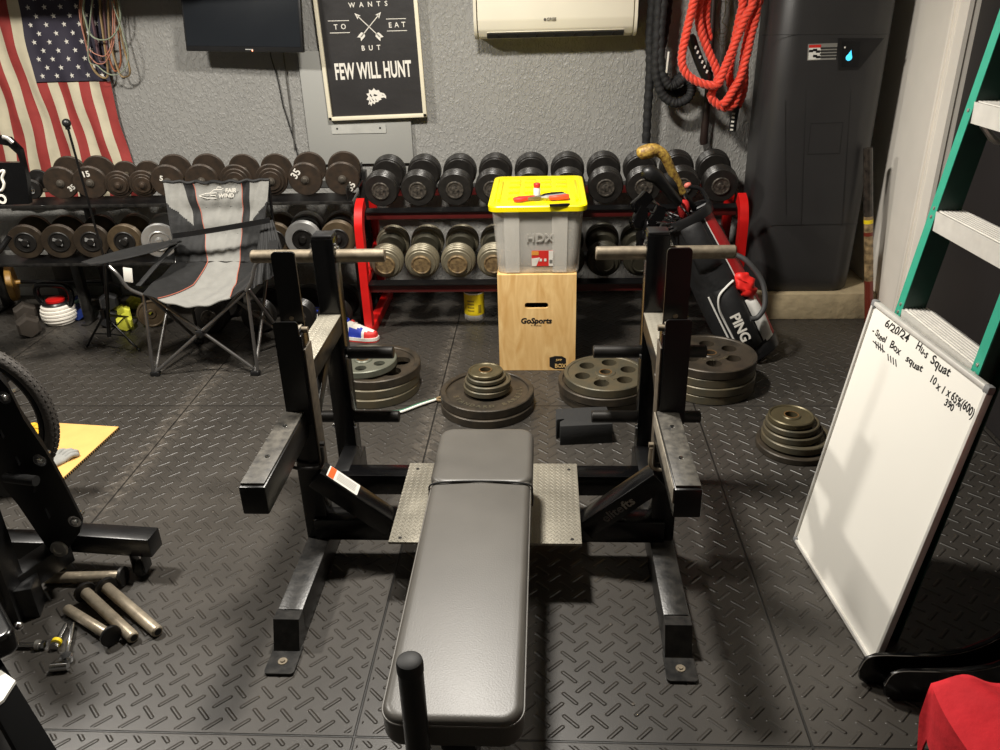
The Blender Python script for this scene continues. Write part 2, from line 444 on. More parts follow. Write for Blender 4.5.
def rrect(w, h, r, n=5):
    out = []
    for cx, cy, a0 in ((w / 2 - r, h / 2 - r, 0), (-w / 2 + r, h / 2 - r, PI / 2), (-w / 2 + r, -h / 2 + r, PI), (w / 2 - r, -h / 2 + r, 1.5 * PI)):
        for k in range(n + 1):
            a = a0 + PI / 2 * k / n; out.append((cx + r * math.cos(a), cy + r * math.sin(a)))
    return out
def circ(r, n=24, cx=0, cy=0, rx=None): return [(cx + (rx or r) * math.cos(2 * PI * k / n), cy + r * math.sin(2 * PI * k / n)) for k in range(n)]
def smooth_path(pts, n=8):
    """Catmull-Rom through the points"""
    pts = [V(p) for p in pts]; out = []
    q = [pts[0] * 2 - pts[1]] + pts + [pts[-1] * 2 - pts[-2]]
    for i in range(1, len(q) - 2):
        for k in range(n):
            t = k / n; a, b, c, d = q[i - 1], q[i], q[i + 1], q[i + 2]
            out.append(.5 * ((2 * b) + (c - a) * t + (2 * a - 5 * b + 4 * c - d) * t * t + (3 * b - a - 3 * c + d) * t ** 3))
    out.append(pts[-1]); return out
ORD = ['first', 'second', 'third', 'fourth', 'fifth', 'sixth', 'seventh', 'eighth', 'ninth', 'tenth', 'eleventh', 'twelfth']
RX = lambda a: Matrix.Rotation(a, 4, 'X')
RY = lambda a: Matrix.Rotation(a, 4, 'Y')
RZ = lambda a: Matrix.Rotation(a, 4, 'Z')
TR = lambda *a: Matrix.Translation(V(a))

# ------------------------------------------------------------------ the room
WALL_Y, WALL_X, CEIL = 5.06, 1.90, 2.75
b = MB(); b.box((-1.0, 1.8, -.05), (6.6, 7.4, .1)); struct(b, 'floor', M_FLOOR)
b = MB(); b.box((-1.0, WALL_Y + .06, CEIL / 2), (6.6, .12, CEIL)); struct(b, 'wall_back', M_WALL)
b = MB(); b.box((-1.0, 1.8, CEIL + .05), (6.6, 7.4, .1)); struct(b, 'ceiling', M_CEIL)
b = MB(); b.box((-4.25, 1.8, CEIL / 2), (.1, 7.4, CEIL)); struct(b, 'wall_left', M_DARKWALL)
b = MB(); b.box((-1.0, -1.85, CEIL / 2), (6.6, .1, CEIL)); struct(b, 'wall_front', M_DARKWALL)
# right wall: a pale stretch behind, then a cased black double door
YE = 4.12
b = MB(); b.box((WALL_X + .06, (YE + WALL_Y) / 2, CEIL / 2), (.12, WALL_Y - YE, CEIL)); b.box((WALL_X + .06, -.6, CEIL / 2), (.12, 2.4, CEIL)); b.box((WALL_X + .06, (YE + .6) / 2, 2.45), (.12, YE - .6, .6))
struct(b, 'wall_right', M_WHITE)
b = MB()
b.box((WALL_X + .0, YE + .06, 1.13), (.02, .13, 2.26)); b.box((WALL_X - .008, YE + .135, 1.13), (.03, .03, 2.26), None, .008); b.box((WALL_X - .004, YE + .10, 1.13), (.026, .016, 2.26), None, .005)
b.box((WALL_X, .6 - .06, 1.13), (.02, .13, 2.26)); b.box((WALL_X, (YE + .6) / 2, 2.2), (.02, YE - .6, .12))
struct(b, 'trim_1', M_WHITE)
door = MB()
for y0, y1 in ((.62, 1.78), (1.79, 2.98), (2.99, YE - .01)): door.box((WALL_X + .06, (y0 + y1) / 2, 1.07), (.05, y1 - y0, 2.12), None, .004)
do = struct(door, 'door_1', M_DOOR)
for y in (2.90, 3.07):
    b = MB(); b.box((WALL_X + .015, y, 1.0), (.02, .014, .16), None, .004); b.box((WALL_X + .03, y, 1.07), (.03, .012, .012)); b.box((WALL_X + .03, y, .93), (.03, .012, .012))
    part(b, 'door_handle', M_BPL, do)
b = MB(); b.box((-1.37, WALL_Y - .008, .03), (5.1, .016, .06), None, .003); struct(b, 'baseboard_back', M_GREYBOX)
b = MB(); b.box((1.54, (4.545 + WALL_Y) / 2, .0785), (.72, WALL_Y - 4.545, .157), None, .006); struct(b, 'trim_2', M_CONC)

# ------------------------------------------------------------------ light
def area(name, loc, size, power, color, rot=(0, 0, 0), shape='DISK'):
    l = bpy.data.lights.new(name, 'AREA'); l.shape = shape; l.size = size; l.energy = power; l.color = color
    o = bpy.data.objects.new(name, l); COL.objects.link(o); o.location = loc; o.rotation_euler = rot
    return o
area('ceiling_lamp', (-.4, 2.95, CEIL - .03), .28, 62, (1, .945, .86))
area('ceiling_lamp', (-2.5, 2.75, CEIL - .03), .28, 60, (1, .945, .86))
w = bpy.data.worlds.new('world'); SC.world = w; w.use_nodes = True
w.node_tree.nodes['Background'].inputs[0].default_value = (.9, .9, 1, 1); w.node_tree.nodes['Background'].inputs[1].default_value = .02
SC.view_settings.view_transform = 'Standard'; SC.view_settings.look = 'None'; SC.view_settings.gamma = 1; SC.view_settings.use_curve_mapping = False
SC.view_settings.exposure = 0.95
# ------------------------------------------------------------------ the bench press
XC = -.198
bp = thing('bench_press', 'black steel bench press station with a grey tread plate platform and padded bench', 'weight bench', (XC, 2.3, 0))
SIDES = ((-.793, 1), (.393, -1))          # x of each side frame, direction towards the middle
for X, s in SIDES:
    b = MB()
    b.span((X, 1.93, .052), (X, 2.93, .052), .08, .10, bev=.005)
    # slanting front end and flat foot
    b.add([(X - .04, 1.94, .102), (X + .04, 1.94, .102), (X + .04, 1.94, .004), (X - .04, 1.94, .004), (X - .04, 1.895, .102), (X + .04, 1.895, .102), (X + .04, 1.855, .004), (X - .04, 1.855, .004)],
          [(0, 1, 5, 4), (4, 5, 6, 7), (0, 4, 7, 3), (1, 2, 6, 5), (3, 7, 6, 2)])
    ft = part(b, 'foot_tube', M_WORN, bp, True)
    b = MB(); b.prism(rrect(.09, .125, .012), .008, TR(X, 1.830, .002)); pl = part(b, 'foot_plate', M_WORN, ft, True)
    b = MB(); b.lathe([(0, .016), (.007, .016), (.008, .010)], 6, TR(X, 1.815, 0)); b.lathe([(0.004, .0125), (.014, .0125), (.015, .010)], 18, TR(X, 1.815, 0)); part(b, 'bolt', M_STEEL, ft, True)
    b = MB(); b.span((X, 2.83, .10), (X, 2.83, 1.03), .08, .08, up=(0, 1, 0), bev=.005)
    ru = part(b, 'rear_upright', M_BLKG, bp, True)
    b = MB(); b.box((X, 2.83, 1.034), (.074, .074, .014), None, .005); part(b, 'end_cap', M_BPL, ru, True)
    b = MB()
    for z, y in ((1.0, 2.81), (.98, 2.84), (.57, 2.79), (.27, 2.80)):
        for q in (-1, 1): b.lathe([(0, .008), (.009, .007), (.010, 0)], 8, facing((X + q * .04, y, z), (0, 1, 0), (q, 0, 0)))
    part(b, 'bolt', M_CHROME, ru, True)
    b = MB(); b.span((X, 2.34, .10), (X, 2.34, .868), .08, .08, up=(0, 1, 0), bev=.005)
    fu = part(b, 'front_upright', M_BLKG, bp, True)
    # hook that holds the bar: front lip, cradle and tall back plate
    b = MB(); bx = X - s * .004
    b.prism(rrect(.078, .36, .010), .005, FRONT((bx, 2.300, .736)))
    b.box((bx, 2.335, .872), (.074, .07, .012), None, .003)
    b.prism(rrect(.074, .30, .012), .009, FRONT((bx, 2.375, .965)))
    hk = part(b, 'bar_hook', M_BLK, bp, True)
    b = MB(); b.box((bx, 2.335, .881), (.066, .056, .006), None, .002); part(b, 'cradle_liner', M_WORNW, hk, True)
    b = MB(); b.cyl((bx + s * .035, 2.34, .872), (bx + s * .055, 2.34, .872), .010); b.lathe([(0, .001), (.007, .001), (.008, 0)], 10, FRONT((bx, 2.3655, .90))); part(b, 'lock_pin', M_STEEL, hk, True)
    # tread covered rail between the uprights, with its gusset below
    b = MB(); b.span((X, 2.38, .705), (X, 2.79, .705), .076, .07, bev=.003)
    rl = part(b, 'side_rail', M_WORN, bp, True)
    b = MB(); b.box((X, 2.585, .743), (.08, .40, .006), None, .0015); part(b, 'tread_strip', M_TREAD, rl, True)
    b = MB(); b.span((X, 2.37, .50), (X, 2.66, .68), .05, .05, bev=.003); part(b, 'gusset', M_WORN, rl, True)
    b = MB(); b.box((X + s * .0425, 2.34, .56), (.005, .074, .52), None, .001); part(b, 'wear_strip', M_WORNB, fu, True)
    # plate storage pegs through the rear upright
    for z, o, i in ((.956, .275, .215), (.572, .205, .215), (.294, .205, .215)):
        b = MB(); b.tube([(X - s * o, 2.83, z), (X - s * (o - .004), 2.83, z), (X + s * (i - .004), 2.83, z), (X + s * i, 2.83, z)], [.021, .024, .024, .021], 20)
        part(b, 'storage_peg', M_STEEL if z > .9 else M_IRONH, ru, True)
    # spotter arm
    ax = X - .020 if s > 0 else X - .010
    b = MB(); b.span((ax, 1.87, .552), (ax, 2.31, .552), .076, .092, bev=.006); ar = part(b, 'spotter_arm', M_BLK, bp, True)
    b = MB(); b.box((ax, 2.09, .6015), (.068, .42, .008), None, .002); part(b, 'arm_liner', M_DUSTY, ar, True)
    b = MB()
    for y in (2.02, 2.20): b.lathe([(0, .009), (.007, .008), (.009, .004)], 10, TR(ax, y, .6))
    part(b, 'bolt', M_CHROME, ar, True)
    if s < 0: b = MB(); b.box((ax + s * .0395, 2.09, .575), (.004, .43, .05), None, .001); (part(b, 'side_strip', M_WORNW, ar, True) if s < 0 else None)
    # U shaped pin handle under the arm
    b = MB(); z0, z1 = .47, .40
    b.tube(smooth_path([(X - .055, 2.30, z0), (X - .057, 2.285, z1 + .02), (X - .035, 2.282, z1), (X + .035, 2.282, z1), (X + .057, 2.285, z1 + .02), (X + .055, 2.30, z0)], 5), .006, 8)
    b.cyl((X - .06, 2.32, z0), (X + .06, 2.32, z0), .009, seg=10)
    part(b, 'pin_handle', M_STEEL if s < 0 else M_IRONH, fu, True)
    # slanting brace down to the cross beam
    a = V((X + s * .02, 2.318, .355)); c = V((X + s * .262, 2.318, .150))
    b = MB(); b.span(a, c, .074, .072, up=(0, 0, 1), bev=.004); br = part(b, 'brace', M_BLKG, bp, True)
    d = (c - a).normalized(); n = V((0, -1, 0)); up = V((s * -d.z, 0, abs(d.x)))
    top = d.cross(V((0, 1, 0)) * s).normalized()
    if top.z < 0: top = -top
    if s > 0:
        fr = facing(a + d * .085 + top * .0365, d, top)
        b = MB(); b.prism(rrect(.125, .060, .004, 3), .0006, fr); lb = part(b, 'warning_label', M_WPL, br, True, label='white warning label with an orange band')
        b = MB(); b.box((0, 0, 0), (.022, .058, .0006), None); b.bm.transform(fr @ TR(-.046, 0, .0007)); part(b, 'orange_band', mat('orange label band', (222, 96, 40), .5), br, True)
        b = MB()
        for k in range(5): b.box((.012, .016 - .008 * k, .001), (.075, .0022, .0003))
        b.bm.transform(fr); part(b, 'print_lines', mat('grey print', (120, 118, 112), .6), br, True)
    else:
        b = MB(); fr = facing((a + c) / 2 + V((0, -.0378, 0)), -d, (0, -1, 0))
        b.merge(text_bm('elite', .046, .0004, bold=.0008, align='RIGHT'), fr @ TR(.0, .0, .0002)); part(b, 'lettering', mat('dark grey print', (88, 84, 80), .5), br, True)
        b = MB(); b.merge(text_bm('fts', .046, .0004, bold=.001, align='LEFT'), fr @ TR(.003, .0, .0002)); part(b, 'lettering', mat('pale grey print', (134, 128, 118), .5), br, True)
for y, nm in ((2.33, .08), (2.61, .08)):
    b = MB(); b.span((-.80, y, .142), (.40, y, .142), .08, .085, bev=.004); part(b, 'cross_beam', M_BLKG, bp, True)
for X, s in SIDES:
    b = MB(); b.span((X + s * .02, 2.79, .15), (X + s * .02, 2.60, .15), .06, .07, bev=.003); part(b, 'beam_bracket', M_BLK, bp, True)
b = MB(); b.box((-.2, 2.4, .191), (.632, .485, .010), None, .002); pf = part(b, 'platform', M_TREAD, bp, True)
b = MB()
for x in (-.48, .085):
    for y in (2.18, 2.60): b.lathe([(0, .0015), (.006, .001), (.0065, 0)], 10, TR(x, y, .196))
part(b, 'bolt', M_IRONH, pf, True)
# padded bench
def pad_bm(x0, x1, y0, y1, z0, z1, rad, edge, nx=24, ny=60):
    b = MB(); tb = bmesh.new()
    vs = [tb.verts.new((p[0], p[1], 0)) for p in rrect(x1 - x0, y1 - y0, rad, 8)]
    f = tb.faces.new(vs)
    g = bmesh.ops.extrude_face_region(tb, geom=[f]); up = [e for e in g['geom'] if isinstance(e, bmesh.types.BMVert)]
    for v in up: v.co.z += z1 - z0
    ed = [e for e in tb.edges if abs(e.verts[0].co.z - e.verts[1].co.z) < 1e-6]
    bmesh.ops.bevel(tb, geom=ed, offset=edge, segments=5, profile=.6, affect='EDGES')
    b.merge(tb, TR((x0 + x1) / 2, (y0 + y1) / 2, z0)); return b
PX0, PX1, PY0, PY1, PZ = -.357, -.048, 1.235, 2.475, .437
pad = part(pad_bm(PX0, PX1, PY0, PY1, PZ - .085, PZ, .05, .022), 'bench_pad', M_VINYL, bp, True, sm=60)
b = pad_bm(PX0 - .006, PX1 + .006, 2.135, PY1 + .006, PZ - .091, PZ + .006, .05, .022)
part(b, 'pad_cover', M_VINYL, pad, True, sm=60, label='vinyl slip cover over the head end of the pad')
b = MB(); yy = 2.134
path = [(PX0 - .005, yy - .004, PZ - .075), (PX0 - .006, yy - .003, PZ - .03), (PX0 + .012, yy, PZ + .003), ((PX0 + PX1) / 2, yy + .012, PZ + .004), (PX1 - .012, yy, PZ + .003), (PX1 + .006, yy - .003, PZ - .03), (PX1 + .005, yy - .004, PZ - .075)]
b.tube(smooth_path(path, 6), .003, 6); part(b, 'cover_hem', M_RUB, pad, True)
b = MB(); ring = [(p[0] + (PX0 + PX1) / 2, p[1] + (PY0 + PY1) / 2, PZ - .016) for p in rrect(PX1 - PX0 + .0, PY1 - PY0, .05, 8)]
b.tube(ring, .0028, 6, closed=True); part(b, 'piping', mat('grey worn piping', (92, 88, 82), .45), pad, True)
b = MB(); b.span((-.2, 1.30, .31), (-.2, 2.42, .31), .08, .08); b.box((-.2, 1.42, .345), (.22, .06, .012)); b.box((-.2, 2.3, .345), (.22, .06, .012)); fr = part(b, 'bench_frame', M_BLK, bp, True)
b = MB(); b.span((-.2, 2.33, .196), (-.2, 2.33, .275), .08, .08, up=(0, 1, 0)); part(b, 'bench_leg', M_BLK, bp, True)
b = MB(); b.span((-.2, 1.36, .0), (-.2, 1.36, .275), .08, .08, up=(0, 1, 0)); part(b, 'bench_leg', M_BLK, bp, True)
b = MB(); b.span((-.45, 1.36, .03), (.05, 1.36, .03), .08, .06); part(b, 'bench_foot', M_BLK, bp, True)

# upright post in front of the bench
px, pyy = -.266, 1.185
t = thing('steel_post', 'short black round steel post standing upright before the near end of the bench pad', 'post', (px, pyy, 0))
b = MB(); b.cyl((px, pyy, .012), (px, pyy, .64), .0255, seg=28); part(b, 'post_tube', M_BLK, t, True)
b = MB(); b.lathe([(0, .662), (.019, .662), (.025, .658), (.0268, .650), (.0268, .632), (.0255, .632)], 28, TR(px, pyy, 0)); part(b, 'post_cap', M_RUB, t, True)
b = MB(); b.prism(rrect(.13, .12, .012), .012, TR(px, pyy, 0)); part(b, 'base_plate', M_BLK, t, True)
lerp_ = lambda a, c, t: a + (c - a) * t
# ------------------------------------------------------------------ dumbbell racks
# red rack
rk = thing('dumbbell_rack', 'two tier dumbbell rack with red side frames against the back wall', 'rack', (.02, 4.6, 0))
for X in (-1.010, 1.045):
    b = MB()
    pts = smooth_path([(X, 4.33, .0), (X, 4.325, .3), (X, 4.325, .60), (X, 4.335, .67), (X, 4.37, .725), (X, 4.43, .752)], 5)
    for p, q in zip(pts[:-1], pts[1:]):
        pass
    n = len(pts); vs = []; fs = []
    for i, p in enumerate(pts):
        t = (pts[min(i + 1, n - 1)] - pts[max(i - 1, 0)]).normalized(); nn = V((0, -t.z, t.y))
        for dx, dn in ((-.022, .029), (.022, .029), (.022, -.029), (-.022, -.029)): vs.append(p + V((dx, 0, 0)) + nn * dn)
    for i in range(n - 1):
        for k in range(4): fs.append((i * 4 + k, i * 4 + (k + 1) % 4, i * 4 + 4 + (k + 1) % 4, i * 4 + 4 + k))
    fs += [(0, 1, 2, 3), tuple((n - 1) * 4 + k for k in range(4))]
    b.add(vs, fs); sf = part(b, 'side_frame', M_RED, rk, True)
    b = MB(); b.span((X * 1.035, 4.95, .03), (X * 1.035, 4.86, .78), .05, .05, up=(0, 1, 0)); part(b, 'rear_leg', M_RED, rk, True)
    b = MB(); b.span((X, 4.30, .03), (X, 4.98, .03), .05, .06); part(b, 'foot', M_RED, rk, True)
    b = MB(); b.span((X, 4.34, .34), (X, 4.86, .42), .05, .05); part(b, 'side_brace', M_RED, rk, True)
for y, z, nm in ((4.50, .665, 1), (4.84, .715, 1), (4.345, .29, 1), (4.70, .345, 1)):
    b = MB(); b.span((-1.0, y, z), (1.04, y, z), .05, .045); part(b, 'shelf_rail', MATS['dark red paint'] if 'dark red paint' in MATS else mat('dark red paint', (70, 14, 13), .4) if z > .6 else M_BLK, rk, True)
for z, y, dz in ((.690, 4.49, .05), (.315, 4.33, .05)):
    for q in (0, .36):
        b = MB(); b.add([(-1.0, y + q - .03, z + dz * q / .36), (1.04, y + q - .03, z + dz * q / .36), (1.04, y + q + .03, z + .008 + dz * q / .36), (-1.0, y + q + .03, z + .008 + dz * q / .36)], [(0, 1, 2, 3)])
        b.thicken(.006); part(b, 'saddle_strip', M_BLK, rk, True)

def disc_stack(b, y0, discs, sgn=1):
    """discs (radius, thickness) stacked along local Y from y0 outward, each with rounded rims"""
    prof = []; y = 0
    for r, t in discs:
        e = min(.0048, t * .34)
        prof += [(r - e, y), (r, y + e), (r, y + t - e), (r - e, y + t)]; y += t
    prof = [(0, 0)] + prof + [(0, y)]
    M = Matrix(((1, 0, 0, 0), (0, 0, sgn, y0), (0, 1, 0, 0), (0, 0, 0, 1)))
    b.lathe(prof, 40, M); return y
YAX = lambda y0, sgn: Matrix(((1, 0, 0, 0), (0, 0, sgn, y0), (0, 1, 0, 0), (0, 0, 0, 1)))

def make_dumbbell(name, label, group, gap, discs, headm, cap, capm, handm, loc, rot, inner=None, face=None):
    """handle, two stacked heads and their end caps, laid along local Y"""
    t = thing(name, label, 'dumbbell', loc, rot, group)
    b = MB(); b.cyl((0, -gap - .004, 0), (0, gap + .004, 0), .016, seg=16); part(b, 'handle', handm, t)
    for s in (-1, 1):
        b = MB(); y = disc_stack(b, s * gap, discs, s)
        if face:                                   # a hollow face with raised rim
            r0, r1, dpt = face
        hd = part(b, 'head', headm, t)
        b = MB(); b.lathe(cap, 28, YAX(s * (gap + y), s)); part(b, 'end_cap', capm, hd)
        if inner:
            b = MB(); b.lathe(inner, 28, YAX(s * gap, s)); part(b, 'collar', M_OLIVED if 'olive' in headm.name else capm, hd)
    return t
def place(F, B):
    F, B = V(F), V(B); mid = (F + B) / 2; d = (B - F).normalized()
    x = d.cross(V((0, 0, 1))).normalized(); z = x.cross(d)
    R = Matrix((x, d, z)).transposed().to_4x4()
    return mid, R

used_d = {}
def put_dumbbell(kind, F, B, label, group, roll=0):
    mid, R = place(F, B); R = R @ RY(roll)
    if kind not in used_d:
        used_d[kind] = DB[kind](mid, R, label, group); return used_d[kind]
    return dup(used_d[kind], mid, R, label, group)

fat = [(.088, .012), (.096, .016), (.0975, .017), (.0975, .017), (.0975, .017), (.094, .014)]
fato = [(.086, .014), (.0955, .018), (.097, .018), (.097, .018), (.093, .016), (.080, .010)]
cap_ring = [(.050, -.001), (.050, .004), (.047, .008), (.042, .008), (.040, .004), (.020, .003), (.018, .006), (0, .006)]
cap_flat = [(.056, -.001), (.056, .010), (.053, .014), (.048, .014), (.046, .011), (0, .011)]
hub = [(.022, -.001), (.022, .006), (.016, .008), (.014, .014), (.011, .016), (0, .016)]
hub2 = [(.060, -.001), (.060, .004), (.056, .007), (.052, .007), (.050, .002), (.024, .002), (.022, .012), (.017, .018), (0, .018)]
def R_(s): return [(r * s, t) for r, t in [(.095, .017), (.088, .012)]]
DB = {
 'blk': lambda m, R, l, g: make_dumbbell('dumbbell', l, g, .072, fat, M_BDUMB, cap_ring, mat('worn dumbbell cap', (104, 97, 88), .42, .4, .3, 70, rgb2=(30, 29, 28)), M_IRONH, m, R),
 'olive': lambda m, R, l, g: make_dumbbell('dumbbell', l, g, .070, fato, M_OLIVE, cap_flat, M_TAN, M_OLIVED, m, R, inner=[(.0, -.035), (.07, -.035), (.08, -.02), (.082, .001)]),
 'darkolive': lambda m, R, l, g: make_dumbbell('dumbbell', l, g, .070, fato, M_OLIVED, cap_flat, M_OLIVED, M_IRONH, m, R, inner=[(.0, -.035), (.07, -.035), (.08, -.02), (.082, .001)]),
 'disc': lambda m, R, l, g: make_dumbbell('dumbbell', l, g, .085, [(.094, .018), (.090, .006)], M_IRON, hub, mat('grey hub iron', (92, 86, 78), .4, .5, .2, 60), M_STEEL, m, R),
 'disc2': lambda m, R, l, g: make_dumbbell('dumbbell', l, g, .085, [(.091, .014), (.072, .012), (.054, .008)], M_IRON, hub, MATS['grey hub iron'], M_STEEL, m, R),
 'ring': lambda m, R, l, g: make_dumbbell('dumbbell', l, g, .080, [(.078, .014), (.060, .010), (.046, .008)], M_IRON, hub, M_IRON, M_STEEL, m, R),
 'small': lambda m, R, l, g: make_dumbbell('dumbbell', l, g, .080, [(.058, .016), (.054, .008)], M_IRONH, hub, M_CHROME, M_CHROME, m, R),
 'big': lambda m, R, l, g: make_dumbbell('dumbbell', l, g, .075, [(.096, .015), (.0985, .015), (.0985, .015)], M_IRON2, hub2, M_IRONH, M_STEEL, m, R),
 'bigdark': lambda m, R, l, g: make_dumbbell('dumbbell', l, g, .075, [(.0985, .015), (.0985, .010), (.0985, .010)], mat('dark brown iron', (44, 37, 31), .42, .35, .2, 20, .0005, 160, rgb2=(64, 54, 42)), hub2, M_IRONH, M_STEEL, m, R),
 'silver': lambda m, R, l, g: make_dumbbell('dumbbell', l, g, .075, [(.096, .014), (.100, .014), (.100, .014)], M_SILV, hub2, M_SILV, M_CHROME, m, R),
 'silverblk': lambda m, R, l, g: make_dumbbell('dumbbell', l, g, .060, [(.099, .014), (.101, .014), (.101, .014), (.101, .012)], M_SILV, hub2, M_IRONH, M_IRONH, m, R, inner=[(0, -.05), (.082, -.05), (.085, .001)]),
 'browntk': lambda m, R, l, g: make_dumbbell('dumbbell', l, g, .060, [(.099, .014), (.101, .014), (.101, .014), (.101, .012)], M_IRON2, hub2, M_IRONH, M_IRONH, m, R, inner=[(0, -.05), (.082, -.05), (.085, .001)]),
}
# upper row, red rack
for i in range(10):
    x = -.915 + .2076 * i
    put_dumbbell('blk', (x, 4.565, .800), (x + .004, 4.805, .838),
                 f'black round dumbbell on the red rack\'s upper tier, {ORD[i]} from left', 'black dumbbells on the upper tier of the red rack', random.uniform(-.5, .5))
for i in range(10):
    x = -.893 + .2025 * i
    kind = 'olive' if i < 4 else 'darkolive'
    cn = 'tan grey dumbbell' if i < 4 else 'dark olive dumbbell'
    put_dumbbell(kind, (x, 4.40, .425), (x + .004, 4.645, .470),
                 f'{cn} on the red rack\'s lower tier, {ORD[i]} from left', 'dumbbells on the lower tier of the red rack', random.uniform(-.3, .3))

# black rack on the left
lr = thing('dumbbell_rack', 'black two shelf dumbbell rack below the flag and the television', 'rack', (-2.2, 4.65, 0))
for (ya, za), (yb, zb) in (((4.452, .758), (4.86, .802)), ((4.39, .436), (4.84, .452))):
    for f0, f1 in ((0, .34), (.56, .86)):
        b = MB(); b.add([(-3.5, lerp_(ya, yb, f0), lerp_(za, zb, f0) - .006), (-1.07, lerp_(ya, yb, f0), lerp_(za, zb, f0) - .006), (-1.07, lerp_(ya, yb, f1), lerp_(za, zb, f1) - .006), (-3.5, lerp_(ya, yb, f1), lerp_(za, zb, f1) - .006)], [(0, 1, 2, 3)]); b.thicken(.004)
        q_ = part(b, 'shelf_rail', M_BLK, lr, True); sh = q_ if f0 == 0 else sh
    b = MB(); b.box((-2.28, ya, za - .010), (2.44, .006, .018), None, .002); part(b, 'shelf_lip', M_WORN, sh, True)
for X in (-3.5, -2.80, -1.085):
    b = MB(); b.box((X, 4.86, .42), (.05, .05, .84), None, .004); b.box((X, 4.50 + .07, .215), (.05, .05, .43), None, .004)
    b.span((X, 4.43, .80), (X, 4.88, .850), .006, .07, bev=.002) if X > -1.1 else None
    part(b, 'upright', M_WORN, lr, True)
    b = MB(); b.box((X, 4.70, .006), (.05, .40, .012), None, .003); part(b, 'foot_plate', M_WORN, lr, True)

up_px = [(30, 189, 'small', 0), (60, 183, 'disc', 0), (90, 184, 'disc', 0), (118, 186, 'ring', 0), (142, 184, 'ring', 0), (167, 180, 'disc', 0), (201, 179, 'disc', 0), (235, 179, 'disc2', 0), (271, 181, 'disc2', 0), (305, 180, 'disc', 0), (342, 178, 'disc', 0)]
bk_px = [(41, 178), (72, 168), (101, 168), (129, 173), (151, 171), (177, 167), (210, 167), (246, 166), (278, 169), (311, 168), (345, 168)]
kindname = {'small': 'small chrome capped dumbbell', 'disc': 'brown iron disc dumbbell', 'ring': 'small ringed iron dumbbell', 'disc2': 'rusty stepped disc dumbbell'}
rad = {'small': .058, 'disc': .094, 'ring': .078, 'disc2': .091}
upd = []
for i, ((x, y, k, q), (bx, by)) in enumerate(zip(up_px, bk_px)):
    Fp = P(x, y, Y=4.50); Bp = P(bx, by, Y=4.74)
    zf = .767 + rad[k]; zb = .790 + rad[k]
    Fp.z = zf + .004; Bp.z = zb + .004
    d = (Bp - Fp); d.z = .028; Bp = Fp + d.normalized() * .23
    extra = {1: ', marked 35', 2: ', marked 15', 9: ', marked 35', 10: ', marked 55'}.get(i, '')
    upd.append(put_dumbbell(k, Fp, Bp, f'{kindname[k]} on the black rack\'s top shelf{extra}, {ORD[i]} from left', 'iron dumbbells on the top shelf of the black rack'))
def mark(o, s, x, z, size, rot=0, y=-.1105, m=M_INK):
    b = MB(); b.merge(text_bm(s, size, .0003, bold=.0012), FRONT((x, y, z)) @ RZ(rot)); part(b, 'painted_number', m, o, label=f'white painted number {s}')
mark(upd[1], '35', .052, -.03, .04, .5); mark(upd[2], '15', -.01, .05, .045, .1); mark(upd[5], '5', -.03, .02, .04, -.2)
mark(upd[9], '35', -.045, .035, .055, .9); mark(upd[10], '55', .045, -.045, .05, 1.0)
lo_px = [(24, 240, 'bigdark'), (58, 240, 'bigdark'), (91, 243, 'bigdark'), (125, 243, 'big'), (159, 240, 'silver'), (274, 236, 'big'), (303, 242, 'silverblk'), (338, 240, 'browntk')]
lb_px = [(37, 226), (70, 225), (103, 226), (138, 225), (166, 221), (282, 224), (309, 226), (343, 222)]
nm2 = {'bigdark': 'dark brown thick disc dumbbell', 'big': 'brown triple disc dumbbell', 'silver': 'silver grey disc dumbbell', 'silverblk': 'silver plated thick grip dumbbell', 'browntk': 'brown plated thick grip dumbbell'}
where = ['first from the left', 'second from the left', 'third from the left', 'left of the folding chair', 'beside the folding chair', 'right of the chair back', 'behind the bench upright', 'at the right end']
for i, ((x, y, k), (bx, by)) in enumerate(zip(lo_px, lb_px)):
    Fp = P(x, y, Y=4.45); Bp = P(bx, by, Y=4.70)
    Fp.z = .441 + .099; d = Bp - Fp; d.z = .008; Bp = Fp + d.normalized() * .24
    o = put_dumbbell(k, Fp, Bp, f'{nm2[k]} on the black rack\'s lower shelf, {where[i]}', 'dumbbells on the lower shelf of the black rack')

    if i < 4:
        b = MB(); b.prism(rrect(.050, .012, .004, 3), .0008, FRONT((-.004, -.1245, .014)) @ RZ(-.5 + .3 * i)); b.prism(rrect(.034, .010, .004, 3), .0008, FRONT((.004, -.1245, -.010)) @ RZ(-.5 + .3 * i)); b.bm.transform(TR(0, .0, 0)); part(b, 'cast_mark', M_SILV, o)
